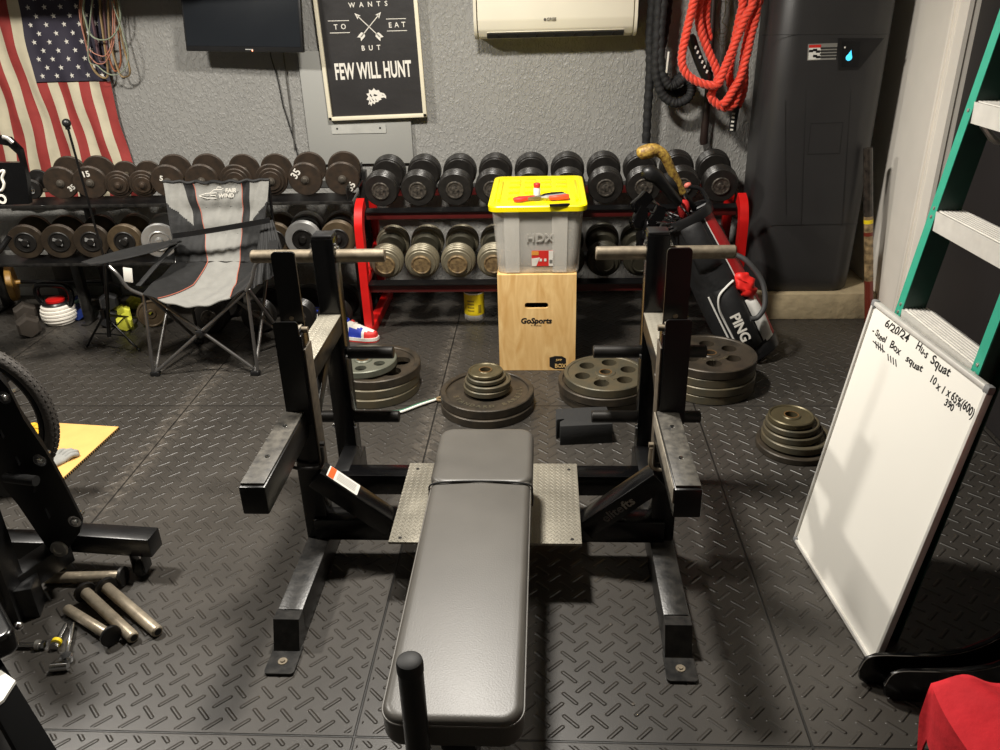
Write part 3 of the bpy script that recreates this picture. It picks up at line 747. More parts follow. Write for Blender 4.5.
# ------------------------------------------------------------------ what stands on the floor under the black rack
def hexd(name, loc, rot, mm, label, s=1., group='hex dumbbells under the black rack'):
    t = thing(name, label, 'dumbbell', loc, rot, group)
    b = MB(); b.tube([(0, -.07 * s, 0), (0, -.03 * s, 0), (0, .03 * s, 0), (0, .07 * s, 0)], [.015 * s, .018 * s, .018 * s, .015 * s], 12); part(b, 'handle', M_CHROME if mm is M_HEXB else mm, t)
    for q in (-1, 1):
        b = MB(); b.tube([(0, q * .062 * s, 0), (0, q * .072 * s, 0), (0, q * .125 * s, 0), (0, q * .14 * s, 0)], [.046 * s, .056 * s, .056 * s, .044 * s], 6); part(b, 'head', mm, t, sm=20)
    return t
HEXES = [('hex_dumbbell', 24, 309, 4.46, 1.25, M_HEXBR, 'brown grey hex dumbbell on the floor left of the white kettlebell', .6),
         ('hex_dumbbell', 80, 312, 4.70, .9, M_HEXBL, 'blue vinyl hex dumbbell on the floor right of the white kettlebell', .4),
         ('hex_dumbbell', 103, 314, 4.60, 1.05, M_HEXB, 'black hex dumbbell on the floor under the left chair arm, lower of the two', .35),
         ('hex_dumbbell', 122, 310, 4.52, .9, M_HEXY, 'lime yellow hex dumbbell on the floor behind the tripod stand', .5),
         ('hex_dumbbell', 140, 306, 4.74, .8, M_HEXY, 'small lime yellow hex dumbbell half hidden by the chair front corner', .9)]
for nm, x, y, Y, s, mm, lb, rz in HEXES:
    p = P(x, y, Y=Y); p.x += .05 if x == 103 else 0; hexd(nm, (p.x, Y, .049 * s), RZ(rz) @ RY(PI / 6), mm, lb, s)
p = P(103, 296, Y=4.62); p.x += .05; hexd('hex_dumbbell', (p.x, 4.62, .049 * 1.05 + .098), RZ(.35) @ RY(PI / 6), M_HEXB, 'black hex dumbbell stacked on another under the left chair arm', 1.0)
p = P(74, 303, Y=4.74); hexd('hex_dumbbell', (p.x - .02, 4.86, .049 * .9), RZ(.5) @ RY(PI / 6), M_HEXT, 'pale teal hex dumbbell behind the white kettlebell', .9)
# round black dumbbells on the floor by the rack's right end
for x, y, lb in ((309, 297, 'black round dumbbell on the floor seen between the bench uprights'), (351, 295, 'black round dumbbell on the floor beside the red rack foot'), (215, 300, 'black round dumbbell on the floor behind the folding chair'), (262, 300, 'black round dumbbell on the floor behind the right chair leg')):
    p = P(x, y, Y=4.50)
    p.x += {309: -.045, 351: -.085}.get(x, 0)
    put_dumbbell('blk', (p.x, 4.42, .098), (p.x + .0, 4.66, .098), lb, 'black round dumbbells on the floor below the black rack')
# upright brown plate leaning
def plate_bm(R, T, rim=.022, hub_r=.045, bore=.026, holes=0, hole_r=.03, hole_c=.11, web=.55, seg=48):
    """weight plate lying flat, bottom at z=0"""
    b = MB(); w = T * web; z0 = (T - w) / 2
    hl = [circ(bore, 20)] + [circ(hole_r, 18, hole_c * math.cos(2 * PI * k / holes + .3), hole_c * math.sin(2 * PI * k / holes + .3)) for k in range(holes)]
    b.prism(circ(R - rim * .6, seg), w, TR(0, 0, z0), hl)
    e = .004
    b.lathe([(R - rim, T * .5), (R - rim, T - e), (R - rim + e, T), (R - e, T), (R, T - e), (R, e), (R - e, 0), (R - rim + e, 0), (R - rim, e), (R - rim, T * .5)], seg)
    b.lathe([(bore, T * .5), (bore, T), (hub_r - e, T), (hub_r, T - e), (hub_r, e), (hub_r - e, 0), (bore, 0), (bore, T * .5)], 28)
    return b
p = P(151, 311, Y=4.5)
o = solo(MB(), 'weight_plate', M_IRON2, 'brown weight plate standing on edge on the floor under the chair seat', 'weight plate', (p.x, 4.5, .082))
bb = plate_bm(.082, .024, .014, .03, .014); o.data = mesh_of(bb, 'weight_plate', M_IRON2); o.rotation_euler = (PI / 2 - .12, 0, .35)

# white ringed kettlebell
p = P(57, 326, Z=0)
kb = thing('kettlebell', 'white ringed kettlebell with a wide black handle and red top on the floor', 'kettlebell', (p.x, p.y + .055, 0), RZ(-.12) @ Matrix.Scale(1.14, 4))
b = MB(); prof = [(0, 0), (.055, 0)]
for k in range(6):
    z = .004 + .0175 * k; r = (.070, .083, .089, .090, .087, .080)[k]
    prof += [(r - .005, z), (r, z + .004), (r, z + .0135), (r - .005, z + .0165)]
prof += [(.055, .112), (0, .112)]
b.lathe(prof, 40); part(b, 'body', M_WHITE, kb)
b = MB(); b.tube(smooth_path([(-.078, 0, .105), (-.100, 0, .150), (-.095, 0, .195), (-.06, 0, .215), (.06, 0, .215), (.095, 0, .195), (.100, 0, .150), (.078, 0, .105)], 5), .0165, 12); part(b, 'handle', M_BLKG, kb)
b = MB(); b.lathe([(.068, .110), (.072, .118), (.066, .126), (.0, .126)], 28); part(b, 'collar', M_BLK, kb)
b = MB(); b.lathe([(.048, .126), (.048, .136), (.040, .142), (0, .145)], 28); part(b, 'top_disc', M_RED, kb)
# tan disc standing on edge at the far left, grey pipe behind the kettlebell
p = P(12, 283, Y=4.84)
o = solo(MB(), 'wooden_disc', M_WOODY, 'varnished tan disc on a peg at the far left under the rack', 'disc', (p.x, 4.84, max(p.z, .117)))
bb = MB(); bb.lathe([(0, -.02), (.108, -.02), (.115, -.014), (.115, .014), (.108, .02), (.03, .02), (.014, .024), (.014, .05), (0, .05)], 40)
o.data = mesh_of(bb, 'wooden_disc', M_WOODY); o.rotation_euler = (0, PI / 2, .45)
p = P(57, 285, Y=4.80)
b = MB(); b.lathe([(0, 0), (.072, 0), (.074, .004), (.074, .39), (.070, .395), (.03, .395), (.03, .05)], 28, TR(p.x, 4.93, 0))
solo(b, 'foam_roller', mat('grey vinyl roller', (70, 68, 64), .6, 0, .1, 20), 'dark grey cylinder standing upright behind the white kettlebell', 'roller', (p.x, 4.93, 0))

b = MB(); q = P(12, 283, Y=4.84); b.cyl((-2.80, 4.86, max(q.z, .117)), (q.x + .03, 4.86, max(q.z, .117)), .012, seg=12); part(b, 'plate_peg', M_BLK, lr, True)
# ------------------------------------------------------------------ on the back wall
# air conditioner
A = [P(475, 20, Y=4.85).x, P(636, 20, Y=4.85).x]; zb = P(560, 33, Y=4.85).z - .028
ac = thing('air_conditioner', 'white wall mounted air conditioner above the red dumbbell rack', 'air conditioner', ((A[0] + A[1]) / 2, WALL_Y, zb))
w_ = A[1] - A[0]
b = MB()
# side profile swept along the width
prof = [(0, .01), (-.12, 0), (-.165, .012), (-.198, .05), (-.212, .10), (-.214, .24), (-.19, .275), (0, .285)]
vs = [(x, y, z) for x in (-w_ / 2 + .012, w_ / 2 - .012) for y, z in prof]; n = len(prof)
fs = [tuple(range(n))[::-1], tuple(n + k for k in range(n))] + [(k, (k + 1) % n, n + (k + 1) % n, n + k) for k in range(n)]
b.add(vs, fs); bmesh.ops.bevel(b.bm, geom=list(b.bm.edges), offset=.008, segments=2, profile=.5, affect='EDGES')
part(b, 'housing', M_CREAM, ac)
for q in (-1, 1):
    b = MB(); e = [(y * 1.01 - .001, z) for y, z in prof]
    b.prism([(y, z) for y, z in e], .016, Matrix(((0, 0, 1, q * w_ / 2 - .008), (1, 0, 0, 0), (0, 1, 0, 0), (0, 0, 0, 1)))); part(b, 'end_cover', M_CREAM, ac)
b = MB(); b.box((0, -.172, .0235), (w_ * .86, .030, .020), RX(-.85)); vt = part(b, 'air_outlet', mat('dark vent', (26, 25, 24), .6), ac)
b = MB(); b.box((0, -.186, .044), (w_ * .86, .004, .016), RX(-.5), .001); part(b, 'vane', M_CREAM, ac)
for k in range(7):
    b = MB(); b.box((-w_ * .36 + k * w_ * .12, -.182, .020), (.006, .022, .016), RX(-.85) @ RZ(.3)); part(b, 'louvre', M_BPL, vt)
b = MB(); b.merge(text_bm('GREE', .022, .0004, bold=.0006), FRONT((-.02, -.215, .098))); part(b, 'maker_name', mat('grey print on plastic', (110, 104, 92), .5), ac)
b = MB(); b.lathe([(0, .0006), (.007, .0006), (.0072, 0)], 16, FRONT((-.055, -.2145, .098))); part(b, 'maker_mark', mat('dark print on plastic', (80, 74, 66), .5), ac)
b = MB(); b.box((.30, -.2145, .215), (.012, .001, .008)); part(b, 'status_light', M_LED if False else M_WPL, ac)

# metal panel box and poster
x0, x1 = P(303, 100, Y=5.03).x, P(412, 140, Y=5.03).x; z0, z1 = P(360, 164, Y=5.03).z, P(300, 55, Y=5.03).z + .02
pb = thing('electrical_panel', 'light grey metal electrical panel cover behind the poster', 'electrical panel', ((x0 + x1) / 2, WALL_Y, z0))
b = MB(); b.box((0, -.014, (z1 - z0) / 2), (x1 - x0, .028, z1 - z0), None, .003); part(b, 'cover', M_GREYBOX, pb)
zz = P(363, 129, Y=5.03).z - z0
b = MB(); b.prism(rrect((x1 - x0) * .52, .05, .006), .006, FRONT((-.0, -.028, zz))); pl = part(b, 'latch_plate', mat('pale grey metal', (176, 176, 170), .45), pb)
for q in (-1, 1):
    b = MB(); b.lathe([(0, .003), (.005, .003), (.006, 0)], 12, FRONT((q * .13, -.034, zz + .005))); part(b, 'screw', M_BPL, pl)
yP = 5.0
bl, br_, tl, tr_ = P(329, 121, Y=yP), P(427, 117, Y=yP), P(316, 0, Y=yP), P(418, 0, Y=yP)
pw = (br_.x - bl.x); pxc = (bl.x + br_.x) / 2; ptop = 1.99; tilt = .0 + math.atan2(br_.z - bl.z, br_.x - bl.x)
pbz = (bl.z + br_.z) / 2
po = thing('poster', 'black motivational poster in a thin cream frame on the wall', 'poster', (pxc, yP + .009, pbz), RY(-tilt))
ph = ptop - pbz
b = MB(); b.box((0, .008, ph / 2), (pw - .004, .012, ph)); sheet = part(b, 'sheet', M_POST, po)
fw = .022
for c, sz in (((0, 0, fw / 2), (pw, .03, fw)), ((0, 0, ph - fw / 2), (pw, .03, fw)), ((-pw / 2 + fw / 2, 0, ph / 2), (fw, .03, ph)), ((pw / 2 - fw / 2, 0, ph / 2), (fw, .03, ph))):
    b = MB(); b.box(c, sz, None, .003); part(b, 'frame_bar', M_FRAME, po)
def pz_(px, py):     # photo position -> poster coordinates
    q = RY(tilt) @ (P(px, py, Y=yP + .012) - V((pxc, yP + .012, pbz))); return q.x, q.z
SH = 0.0015
def ptext(s, px, py, size, sx=1., bold=0., sp=1.):
    x, z = pz_(px, py); b = MB(); b.merge(text_bm(s, size, .0003, sx=sx, bold=bold, spacing=sp), FRONT((x, SH, z))); part(b, 'lettering', M_INK, sheet)
ptext('WANTS', 368, 4.5, .036, 1.0, .0006, 2.3); ptext('TO', 340, 27, .038, .95, .0006, 2.0); ptext('EAT', 397, 25, .038, .95, .0006, 1.9); ptext('BUT', 371, 48, .038, .95, .0006, 2.2)
ptext('FEW WILL HUNT', 373, 71, .122, .47, .0036, 1.03)
def pbar(p, q, wd):
    a = pz_(*p); c = pz_(*q); b = MB(); b.span((a[0], SH - .0002, a[1]), (c[0], SH - .0002, c[1]), wd, .0006, up=(0, 1, 0), bev=0); return b
for p, q in (((328, 21), (349, 20.5)), ((330, 33), (350, 32.5)), ((386, 19), (406, 18.5)), ((387, 31), (407, 30.5))):
    part(pbar(p, q, .0035), 'rule', M_INK, sheet)
for p, q in (((357, 15.5), (380, 37)), ((379, 14.5), (361, 37))):
    b = pbar(p, q, .0045); a = V((pz_(*p)[0], 0, pz_(*p)[1])); c = V((pz_(*q)[0], 0, pz_(*q)[1])); d = (c - a).normalized(); n = V((-d.z, 0, d.x))
    y = V((0, SH - .0005, 0))
    for tri in ((a - d * .018, a + d * .016 + n * .014, a + d * .008, a + d * .016 - n * .014), (c - d * .03, c - d * .02 + n * .015, c + d * .016 + n * .015, c + d * .004, c + d * .016 - n * .015, c - d * .02 - n * .015)):
        b.add([q_ + y for q_ in tri], [tuple(range(len(tri)))])
    part(b, 'crossed_arrow', M_INK, sheet)
# small crest: a feathered bird head in profile
ex, ez = pz_(376, 97); b = MB()
rough = [(-.055, -.045), (-.045, -.02), (-.062, -.012), (-.048, .005), (-.060, .022), (-.042, .025), (-.040, .048), (-.022, .040), (-.008, .054), (.005, .040), (.022, .042), (.030, .028), (.055, .020), (.066, .004), (.064, -.012), (.052, -.004), (.030, -.008), (.034, -.018), (.016, -.022), (.010, -.032), (-.006, -.030), (-.014, -.044), (-.026, -.034), (-.036, -.054), (-.042, -.040)]
b.prism([(x * .92, z * .92) for x, z in rough], .0005, FRONT((ex, SH, ez))); cr = part(b, 'crest', M_INK, sheet)
b = MB()
for tri in (((-.01, .018), (.012, .010), (.0, .004), (-.014, .008)), ((-.030, .020), (-.022, .002), (-.026, .0), (-.036, .012)), ((-.026, -.004), (-.012, -.022), (-.02, -.022)), ((-.006, -.006), (.004, -.020), (-.004, -.02)), ((.036, .012), (.052, .006), (.036, .008)), ((-.042, -.004), (-.030, -.026), (-.036, -.026))):
    b.add([FRONT((ex, SH - .0008, ez)) @ V((x, z, 0)) for x, z in tri], [tuple(range(len(tri)))])
part(b, 'crest_detail', M_POST, cr)
for q in (-1, 1):
    b = MB(); b.sphere((q * (pw / 2 - .028), -.0, .026), .006, 10, 6); part(b, 'corner_pin', M_BPL, po)

# television
tb_, tr2 = P(184, 48.5, Y=4.84), P(304.5, 55, Y=4.84)
tv = thing('television', 'black flat television mounted high on the wall between flag and poster', 'television', ((tb_.x + tr2.x) / 2, 4.84, (tb_.z + tr2.z) / 2), RZ(-.05) @ RX(-.10) @ RY(.03))
tw = tr2.x - tb_.x; th = .42
b = MB(); b.box((0, .02, th / 2), (tw, .035, th), None, .006); part(b, 'casing', M_BPL, tv)
b = MB(); b.box((0, .0018, th / 2 + .008), (tw - .024, .004, th - .04)); part(b, 'screen', M_SCREEN, tv)
b = MB(); b.box((0, .06, th / 2), (.25, .06, .2), None, .01); b.box((0, .12, th / 2), (.06, .16, .06)); part(b, 'wall_bracket', M_BLK, tv)
b = MB(); b.box((.03, .0014, .012), (.045, .002, .005)); part(b, 'maker_strip', M_GREYBOX, tv)
b = MB(); b.sphere((.048, .0, .006), .0035, 8, 6); part(b, 'standby_light', M_LED, tv)
b = MB(); b.tube([P(271, 57, Y=5.045), P(278, 80, Y=5.05), P(283, 105, Y=5.05), P(294, 140, Y=5.05), P(299, 160, Y=5.05)], .0035, 6)
b.tube([V((P(270, 45, Y=4.9).x, 4.9, 1.62)), P(271, 57, Y=5.045)], .0035, 6)
solo(b, 'power_cable', M_RUB, 'thin black cable hanging down the wall below the television, left one', 'cable')
b = MB(); b.tube([V((P(283, 45, Y=4.9).x, 4.9, 1.62)), P(284, 58, Y=5.045), P(288, 90, Y=5.05), P(292, 120, Y=5.05), P(295, 150, Y=5.05)], .004, 6)
solo(b, 'signal_cable', mat('grey cable', (84, 82, 78), .5), 'thin grey cable hanging down the wall below the television, right one', 'cable')

# flag, hung with its stripes upright
yF = 5.035
fx1, fx0 = P(112.5, 84, Y=yF).x, P(38.7, 84, Y=yF).x; sw = (fx1 - fx0) / 7; fl = fx1 - 13 * sw
zc = P(75, 81, Y=yF).z; ftop = 2.05; fbot = .60
flare = .10
def fpt(u, v, off=0.):       # u stripe coordinate 0..13, v height
    t = (ftop - v) / (ftop - fbot)
    x = fx1 - (13 - u) * sw + .038 + (v < 9) * (-.12 * (v - zc) * ((u - 6) / 13) * .2) + .018 * math.sin(v * 6 + u * .3)
    y = yF - off - .008 + .006 * math.sin(9 * v + u * 1.9) + .004 * math.sin(23 * v - u * 1.1) + .003 * math.sin(4 * u)
    return V((x - .03, y, v))
fg = thing('flag', 'red and white striped flag with white stars on navy, hung upright on the wall', 'flag', (fl + 6.5 * sw, yF, fbot))
M_FR2 = [M_FRED, M_FWHI]
b = MB(); b.grid(lambda u, v: fpt(u * 13, ftop + (fbot - ftop) * v), 78, 60, mi=lambda u, v: (-1 if (u * 13 > 6 and ftop + (fbot - ftop) * v > zc) else int(u * 13) % 2))
part(b, 'stripes', M_FR2, fg, True, sm=80)
b = MB(); b.grid(lambda u, v: fpt(6 + u * 7, ftop + (zc - ftop) * v), 42, 36); part(b, 'star_field', M_FBLU, fg, True, sm=80)
for j in range(15):
    vz = zc + .032 + j * .0465
    if vz > ftop - .16: break
    for k in range(5 if j % 2 == 0 else 4):
        u = (6.75 if j % 2 == 0 else 7.45) + 1.42 * k
        c = fpt(u, vz, .003); ring = []; b = MB()
        for q in range(10):
            a = PI / 2 + q * PI / 5 + .1; r = .0165 if q % 2 == 0 else .0068
            ring.append(c + V((r * math.cos(a), 0, r * math.sin(a))))
        b.add(ring + [c + V((0, -.0015, 0))], [(q, (q + 1) % 10, 10) for q in range(10)]); part(b, 'star', M_INK, fg, True)
# stretch bands hanging over the flag's right edge from a wall hook
hk = P(104, -60, Y=4.98)
b = MB(); b.cyl((hk.x, WALL_Y, hk.z), (hk.x, 4.86, hk.z), .012); b.cyl((hk.x, 4.872, hk.z), (hk.x, 4.86, hk.z + .04), .012)
solo(b, 'wall_hook', M_BLK, 'black hook on the wall above the hanging stretch bands', 'hook')
BANDS = [((84, 0), (86, 22), (92, 36), (103, 40), (113, 36), (120, 22), (118, 0), M_MINT, .009, 4.925, 'pale green stretch band hanging over the flag, shortest and thickest loop'),
         ((80, 0), (85, 40), (90, 50), (98, 55), (106, 55), (112, 40), (112, 0), M_PINK, .006, 4.945, 'pink stretch band hanging over the flag, middle loop'),
         ((82, 0), (86, 45), (93, 60), (100, 64), (107, 60), (114, 40), (114, 0), M_PINK, .006, 4.955, 'pink stretch band hanging over the flag, lower loop'),
         ((112, 0), (122, 30), (128, 55), (124, 70), (112, 75), (98, 66), (88, 50), M_MINT, .006, 4.91, 'pale green stretch band hanging over the flag, long thin loop'),
         ((84, 0), (88, 50), (94, 70), (104, 78), (108, 72), (104, 40), (100, 0), M_TANB, .011, 4.975, 'tan stretch band hanging over the flag, longest flat loop'),
         ((116, 0), (122, 40), (130, 70), (126, 77), (119, 72), (110, 40), (108, 0), M_TANB, .010, 4.965, 'tan stretch band hanging over the flag, rightmost loop'),
         ((100, 0), (105, 40), (112, 66), (117, 71), (121, 60), (118, 30), (112, 0), M_ORNG, .010, 4.985, 'orange stretch band hanging over the flag'),
         ((92, 0), (96, 40), (100, 60), (104, 62), (108, 58), (106, 30), (104, 0), M_PURP, .014, 4.99, 'mauve stretch band hanging over the flag, behind the pale loops')]
for *pp, mm, r, yy, lb in BANDS:
    top = V((hk.x, yy, hk.z - .0)); pts = smooth_path([top] + [P(x, y, Y=yy) for x, y in pp] + [top + V((.01, 0, 0))], 6)
    b = MB(); b.tube(pts, r, 8, closed=False, flat=.45); solo(b, 'stretch_band', mm, lb, 'resistance band', group='stretch bands hanging over the flag')

# ropes
def rope(b, pts, R, n=8, strands=3, pitch=.085, r=None):
    """laid rope: strands wound round a path"""
    pts = smooth_path(pts, n); r = r or R * .56
    # resample evenly
    out = [pts[0]]; acc = 0
    for a, c in zip(pts[:-1], pts[1:]):
        seg = (c - a).length; k = max(1, int(seg / .007))
        for i in range(1, k + 1): out.append(a.lerp(c, i / k))
    u = None; frames = []
    for i, p in enumerate(out):
        t = (out[min(i + 1, len(out) - 1)] - out[max(i - 1, 0)]).normalized()
        if u is None: u = t.cross(V((0, 1, 0))); u = (u if u.length > .1 else t.cross(V((1, 0, 0)))).normalized()
        u = (u - u.dot(t) * t).normalized(); frames.append((p, u, t.cross(u)))
    for s in range(strands):
        ph = 2 * PI * s / strands; path = []; L = 0
        for i, (p, u, w) in enumerate(frames):
            if i: L += (p - frames[i - 1][0]).length
            a = ph + 2 * PI * L / pitch; path.append(p + (u * math.cos(a) + w * math.sin(a)) * R * .5)
        b.tube(path, r, 8)
    return b
hr = P(712, -70, Y=4.75)
b = MB(); b.cyl((hr.x, WALL_Y, hr.z), (hr.x, 4.54, hr.z), .016); b.cyl((hr.x, 4.555, hr.z), (hr.x, 4.54, hr.z + .06), .014)
solo(b, 'wall_hook', M_BLK, 'black hook on the wall above the red rope', 'hook')
rr = thing('battle_rope', 'red twisted rope with black ends, coiled and hung on the wall', 'rope', (hr.x, 4.9, hr.z))
Yr = [4.84, 4.89, 4.94]
def PP(l, Y): return [P(x, y, Y=Y) for x, y in l]
RP = [([(706, -60), (695, -5), (687, 30), (682, 55), (684, 70), (694, 80), (708, 85), (718, 84), (723, 72), (733, 48), (744, 20), (752, -5), (722, -60)], 4.84),
      ([(708, -60), (700, -5), (699, 22), (707, 48), (715, 66), (718, 78), (712, 92), (712, 99), (722, 107), (732, 106), (737, 96), (742, 72), (746, 45), (755, 10), (758, -8), (726, -60)], 4.90),
      ([(710, -60), (707, -5), (706, 20), (709, 40)], 4.95),
      ([(724, -60), (742, -5), (739, 20), (733, 50), (729, 74), (733, 98), (728, 105)], 4.945),
      ([(726, -60), (756, -5), (750, 40), (741, 75), (733, 90), (727, 100), (722, 105)], 4.87),
      ([(728, -60), (750, -5), (745, 60), (744, 88), (739, 103), (735, 108)], 4.99)]
for l, Y in RP: part(rope(MB(), PP(l, Y - .18), .0225), 'rope_strand', M_REDROPE, rr, True, sm=70)
b = MB(); b.tube(smooth_path(PP([(690, 35), (695, 50), (702, 68), (708, 80)], 4.745), 5), [.018] + [.026] * 14 + [.018], 12); h1 = part(b, 'rope_end', M_BPL, rr, True, label='black sleeve with white letters')
b = MB(); b.tube(smooth_path(PP([(736, 106), (734, 118), (732, 131)], 4.79), 5), .021, 12); h2 = part(b, 'rope_end', M_BPL, rr, True, label='black sleeve with white letters')
b = MB()
for k in range(6):
    q = P(694.5 + 2.3 * k, 47 + 4.8 * k, Y=4.745) + V((0, -.028, 0)); b.box(q, (.009, .002, .016), RY(.35))
part(b, 'white_letters', M_INK, h1, True)
b = MB()
for k in range(5):
    q = P(733.5 - .5 * k, 113 + 4 * k, Y=4.79) + V((-.004, -.0225, 0)); b.box(q, (.016, .002, .009), RY(.1))
part(b, 'white_letters', M_INK, h2, True)

hb = P(660, -70, Y=4.95)
b = MB(); b.cyl((hb.x, WALL_Y, hb.z), (hb.x, 4.74, hb.z), .016); b.cyl((hb.x, 4.755, hb.z), (hb.x, 4.74, hb.z + .06), .014)
solo(b, 'wall_hook', M_BLK, 'black hook on the wall above the black rope', 'hook')
br2 = thing('battle_rope', 'black sleeved rope looped and hung on the wall beside the air conditioner', 'rope', (hb.x, 4.9, hb.z))
BR = [([(658, -60), (653, -5), (650, 35), (650, 70), (648, 105), (646, 143)], 4.93),
      ([(660, -60), (659, -5), (657, 40), (656, 72), (662, 94), (675, 103), (688, 98), (692, 86), (686, 78), (676, 84), (668, 84), (661, 66), (661, 30), (664, -5), (664, -60)], 4.86),
      ([(662, -60), (668, -5), (664, 35), (658, 66), (663, 84), (676, 93), (688, 86), (683, 76), (670, 86)], 4.94)]
for l, Y in BR:
    pts = smooth_path(PP(l, Y), 14); b = MB(); b.tube(pts, [.0245 + .0022 * math.sin(i * 1.7) + random.uniform(-.0012, .0012) for i in range(len(pts))], 14, twist=.05)
    part(b, 'rope_strand', M_BLKROPE, br2, True, sm=70)
b = MB(); q = P(667, 62, Y=4.865); b.box(q + V((0, -.02, 0)), (.010, .003, .11), RY(.05), .001); part(b, 'white_label', M_INK, br2, True)
# thin coiled wire and hanging bar behind the red rope
b = MB()
for k in range(5):
    pts = [P(720 + 10.5 * math.cos(a) + k * .8, 14 + (20 + k * 5) * math.sin(a) * .8, Y=5.02 + .004 * k) for a in [2 * PI * i / 24 for i in range(24)]]
    b.tube(pts, .0014, 6, closed=True)
b.tube([P(727, -20, Y=5.0), P(725, 15, Y=5.0), P(722, 22, Y=5.0), P(728, 28, Y=5.0)], .0025, 6)
solo(b, 'wire_coil', mat('dull yellow wire', (120, 112, 70), .5), 'loose coil of thin yellowish wire on the wall behind the red rope', 'wire')
b = MB(); b.tube([P(704, 144, Y=5.0), P(703.5, 141, Y=5.0), P(707, 105, Y=5.0), P(712, 30, Y=5.0), P(716, -40, Y=5.0)], [.022, .024, .019, .016, .016], 14)
solo(b, 'wooden_bat', mat('dark brown wood', (42, 30, 26), .45, 0, .2, 12), 'dark slim wooden bat hanging down the wall below the red rope', 'bat')
# water treatment tank
tx0, tx1 = 1.165, 1.775
tk = thing('water_tank', 'tall dark grey plastic water treatment cabinet on the concrete ledge', 'water tank', ((tx0 + tx1) / 2, 4.80, .157))
W2 = (tx1 - tx0); D2 = .46
b = MB(); lv = [(0, .90), (.015, .94), (.10, .965), (.40, .985), (1.15, 1.0), (1.60, 1.0), (1.62, .985)]
loops = []; vs = []; fs = []
base = rrect(W2, D2, .13, 9); n = len(base)
for z, k in lv: vs += [(p[0] * k + (1 - k) * .10, p[1] * k, z) for p in base]
for i in range(len(lv) - 1):
    for j in range(n): fs.append((i * n + j, i * n + (j + 1) % n, (i + 1) * n + (j + 1) % n, (i + 1) * n + j))
fs += [tuple(range(n))[::-1], tuple((len(lv) - 1) * n + j for j in range(n))]
b.add(vs, fs); body = part(b, 'body', M_TANK, tk)
b = MB(); vs = []; fs = []
lv2 = [(1.622, .99), (1.63, 1.0), (1.78, 1.0), (1.83, .97), (1.85, .88)]
for z, k in lv2: vs += [(p[0] * k, p[1] * k, z) for p in base]
for i in range(len(lv2) - 1):
    for j in range(n): fs.append((i * n + j, i * n + (j + 1) % n, (i + 1) * n + (j + 1) % n, (i + 1) * n + j))
fs += [tuple((len(lv2) - 1) * n + j for j in range(n))]
b.add(vs, fs); part(b, 'lid', M_TANK, tk)
yT = 4.80 - D2 / 2
def tp(px, py): return P(px, py, Y=yT - .001)
def tkpoly(l, t=.003): 
    b = MB(); pts = [P(x, y, Y=yT) for x, y in l]
    b.prism([(p.x, p.z) for p in pts], t, facing((0, yT, 0), (1, 0, 0), (0, -1, 0))); return b
b = tkpoly([(838, 38), (884, 38), (858, 70), (838, 70)], .002); pn = part(b, 'control_panel', mat('black panel insert', (34, 33, 33), .3), tk, True)
b = tkpoly([(842, 41), (860, 41), (858, 67), (841, 67)], .0035); part(b, 'display', M_BPL, pn, True)
b = MB(); q = P(849, 57.5, Y=yT - .004); b.lathe([(0, .001), (.015, .001), (.016, 0)], 20, FRONT(q)); b.prism([(-.010, .010), (.006, .036), (.012, .010)], .001, FRONT(q)); part(b, 'blue_droplet', M_CYAN, pn, True)
b = MB(); b.sphere(P(845, 47.5, Y=yT - .004), .005, 8, 6); part(b, 'indicator', M_INK, pn, True)
b = tkpoly([(808, 44), (837.5, 43), (836, 59.5), (807, 60.5)], .002); st = part(b, 'warning_sticker', mat('grey sticker', (128, 126, 120), .5), tk, True)
b = tkpoly([(809, 45), (821, 44.5), (820.3, 59.2), (808.2, 59.7)], .0026); part(b, 'white_half', M_WPL, st, True)
b = tkpoly([(809, 45), (821, 44.5), (820.8, 47.5), (808.8, 47.8)], .0032); part(b, 'red_strip', M_STICK, st, True)
b = MB()
for x, y in ((811, 51), (815, 50), (818, 51.5), (815, 56), (818, 57)): b.box(P(x, y, Y=yT - .0032), (.02, .001, .012))
for k in range(4): b.box(P(829 - .3 * k, 48 + 3 * k, Y=yT - .0028), (.085, .001, .007))
part(b, 'sticker_print', M_MARK, st, True)
for l, nm in (([(811, 123.5), (843, 122.5)], 'v'), ([(807.5, 154), (839.5, 153.5)], 'v'), ([(811, 123.5), (807.5, 154)], 'v'), ([(843, 122.5), (839.5, 153.5)], 'v'), ([(764, 225), (858, 224)], 'v'), ([(762, 35), (888, 34)], 'v'), ([(806, 90), (801, 226)], 'v'), ([(851, 90), (842, 226)], 'v'), ([(785, 100), (786, 215)], 'v')):
    b = MB(); b.tube([P(*l[0], Y=yT), P(*l[1], Y=yT)], .0012, 6); part(b, 'moulded_line', mat('dark moulded groove', (28, 27, 27), .5) if 'dark moulded groove' not in MATS else MATS['dark moulded groove'], body, True)
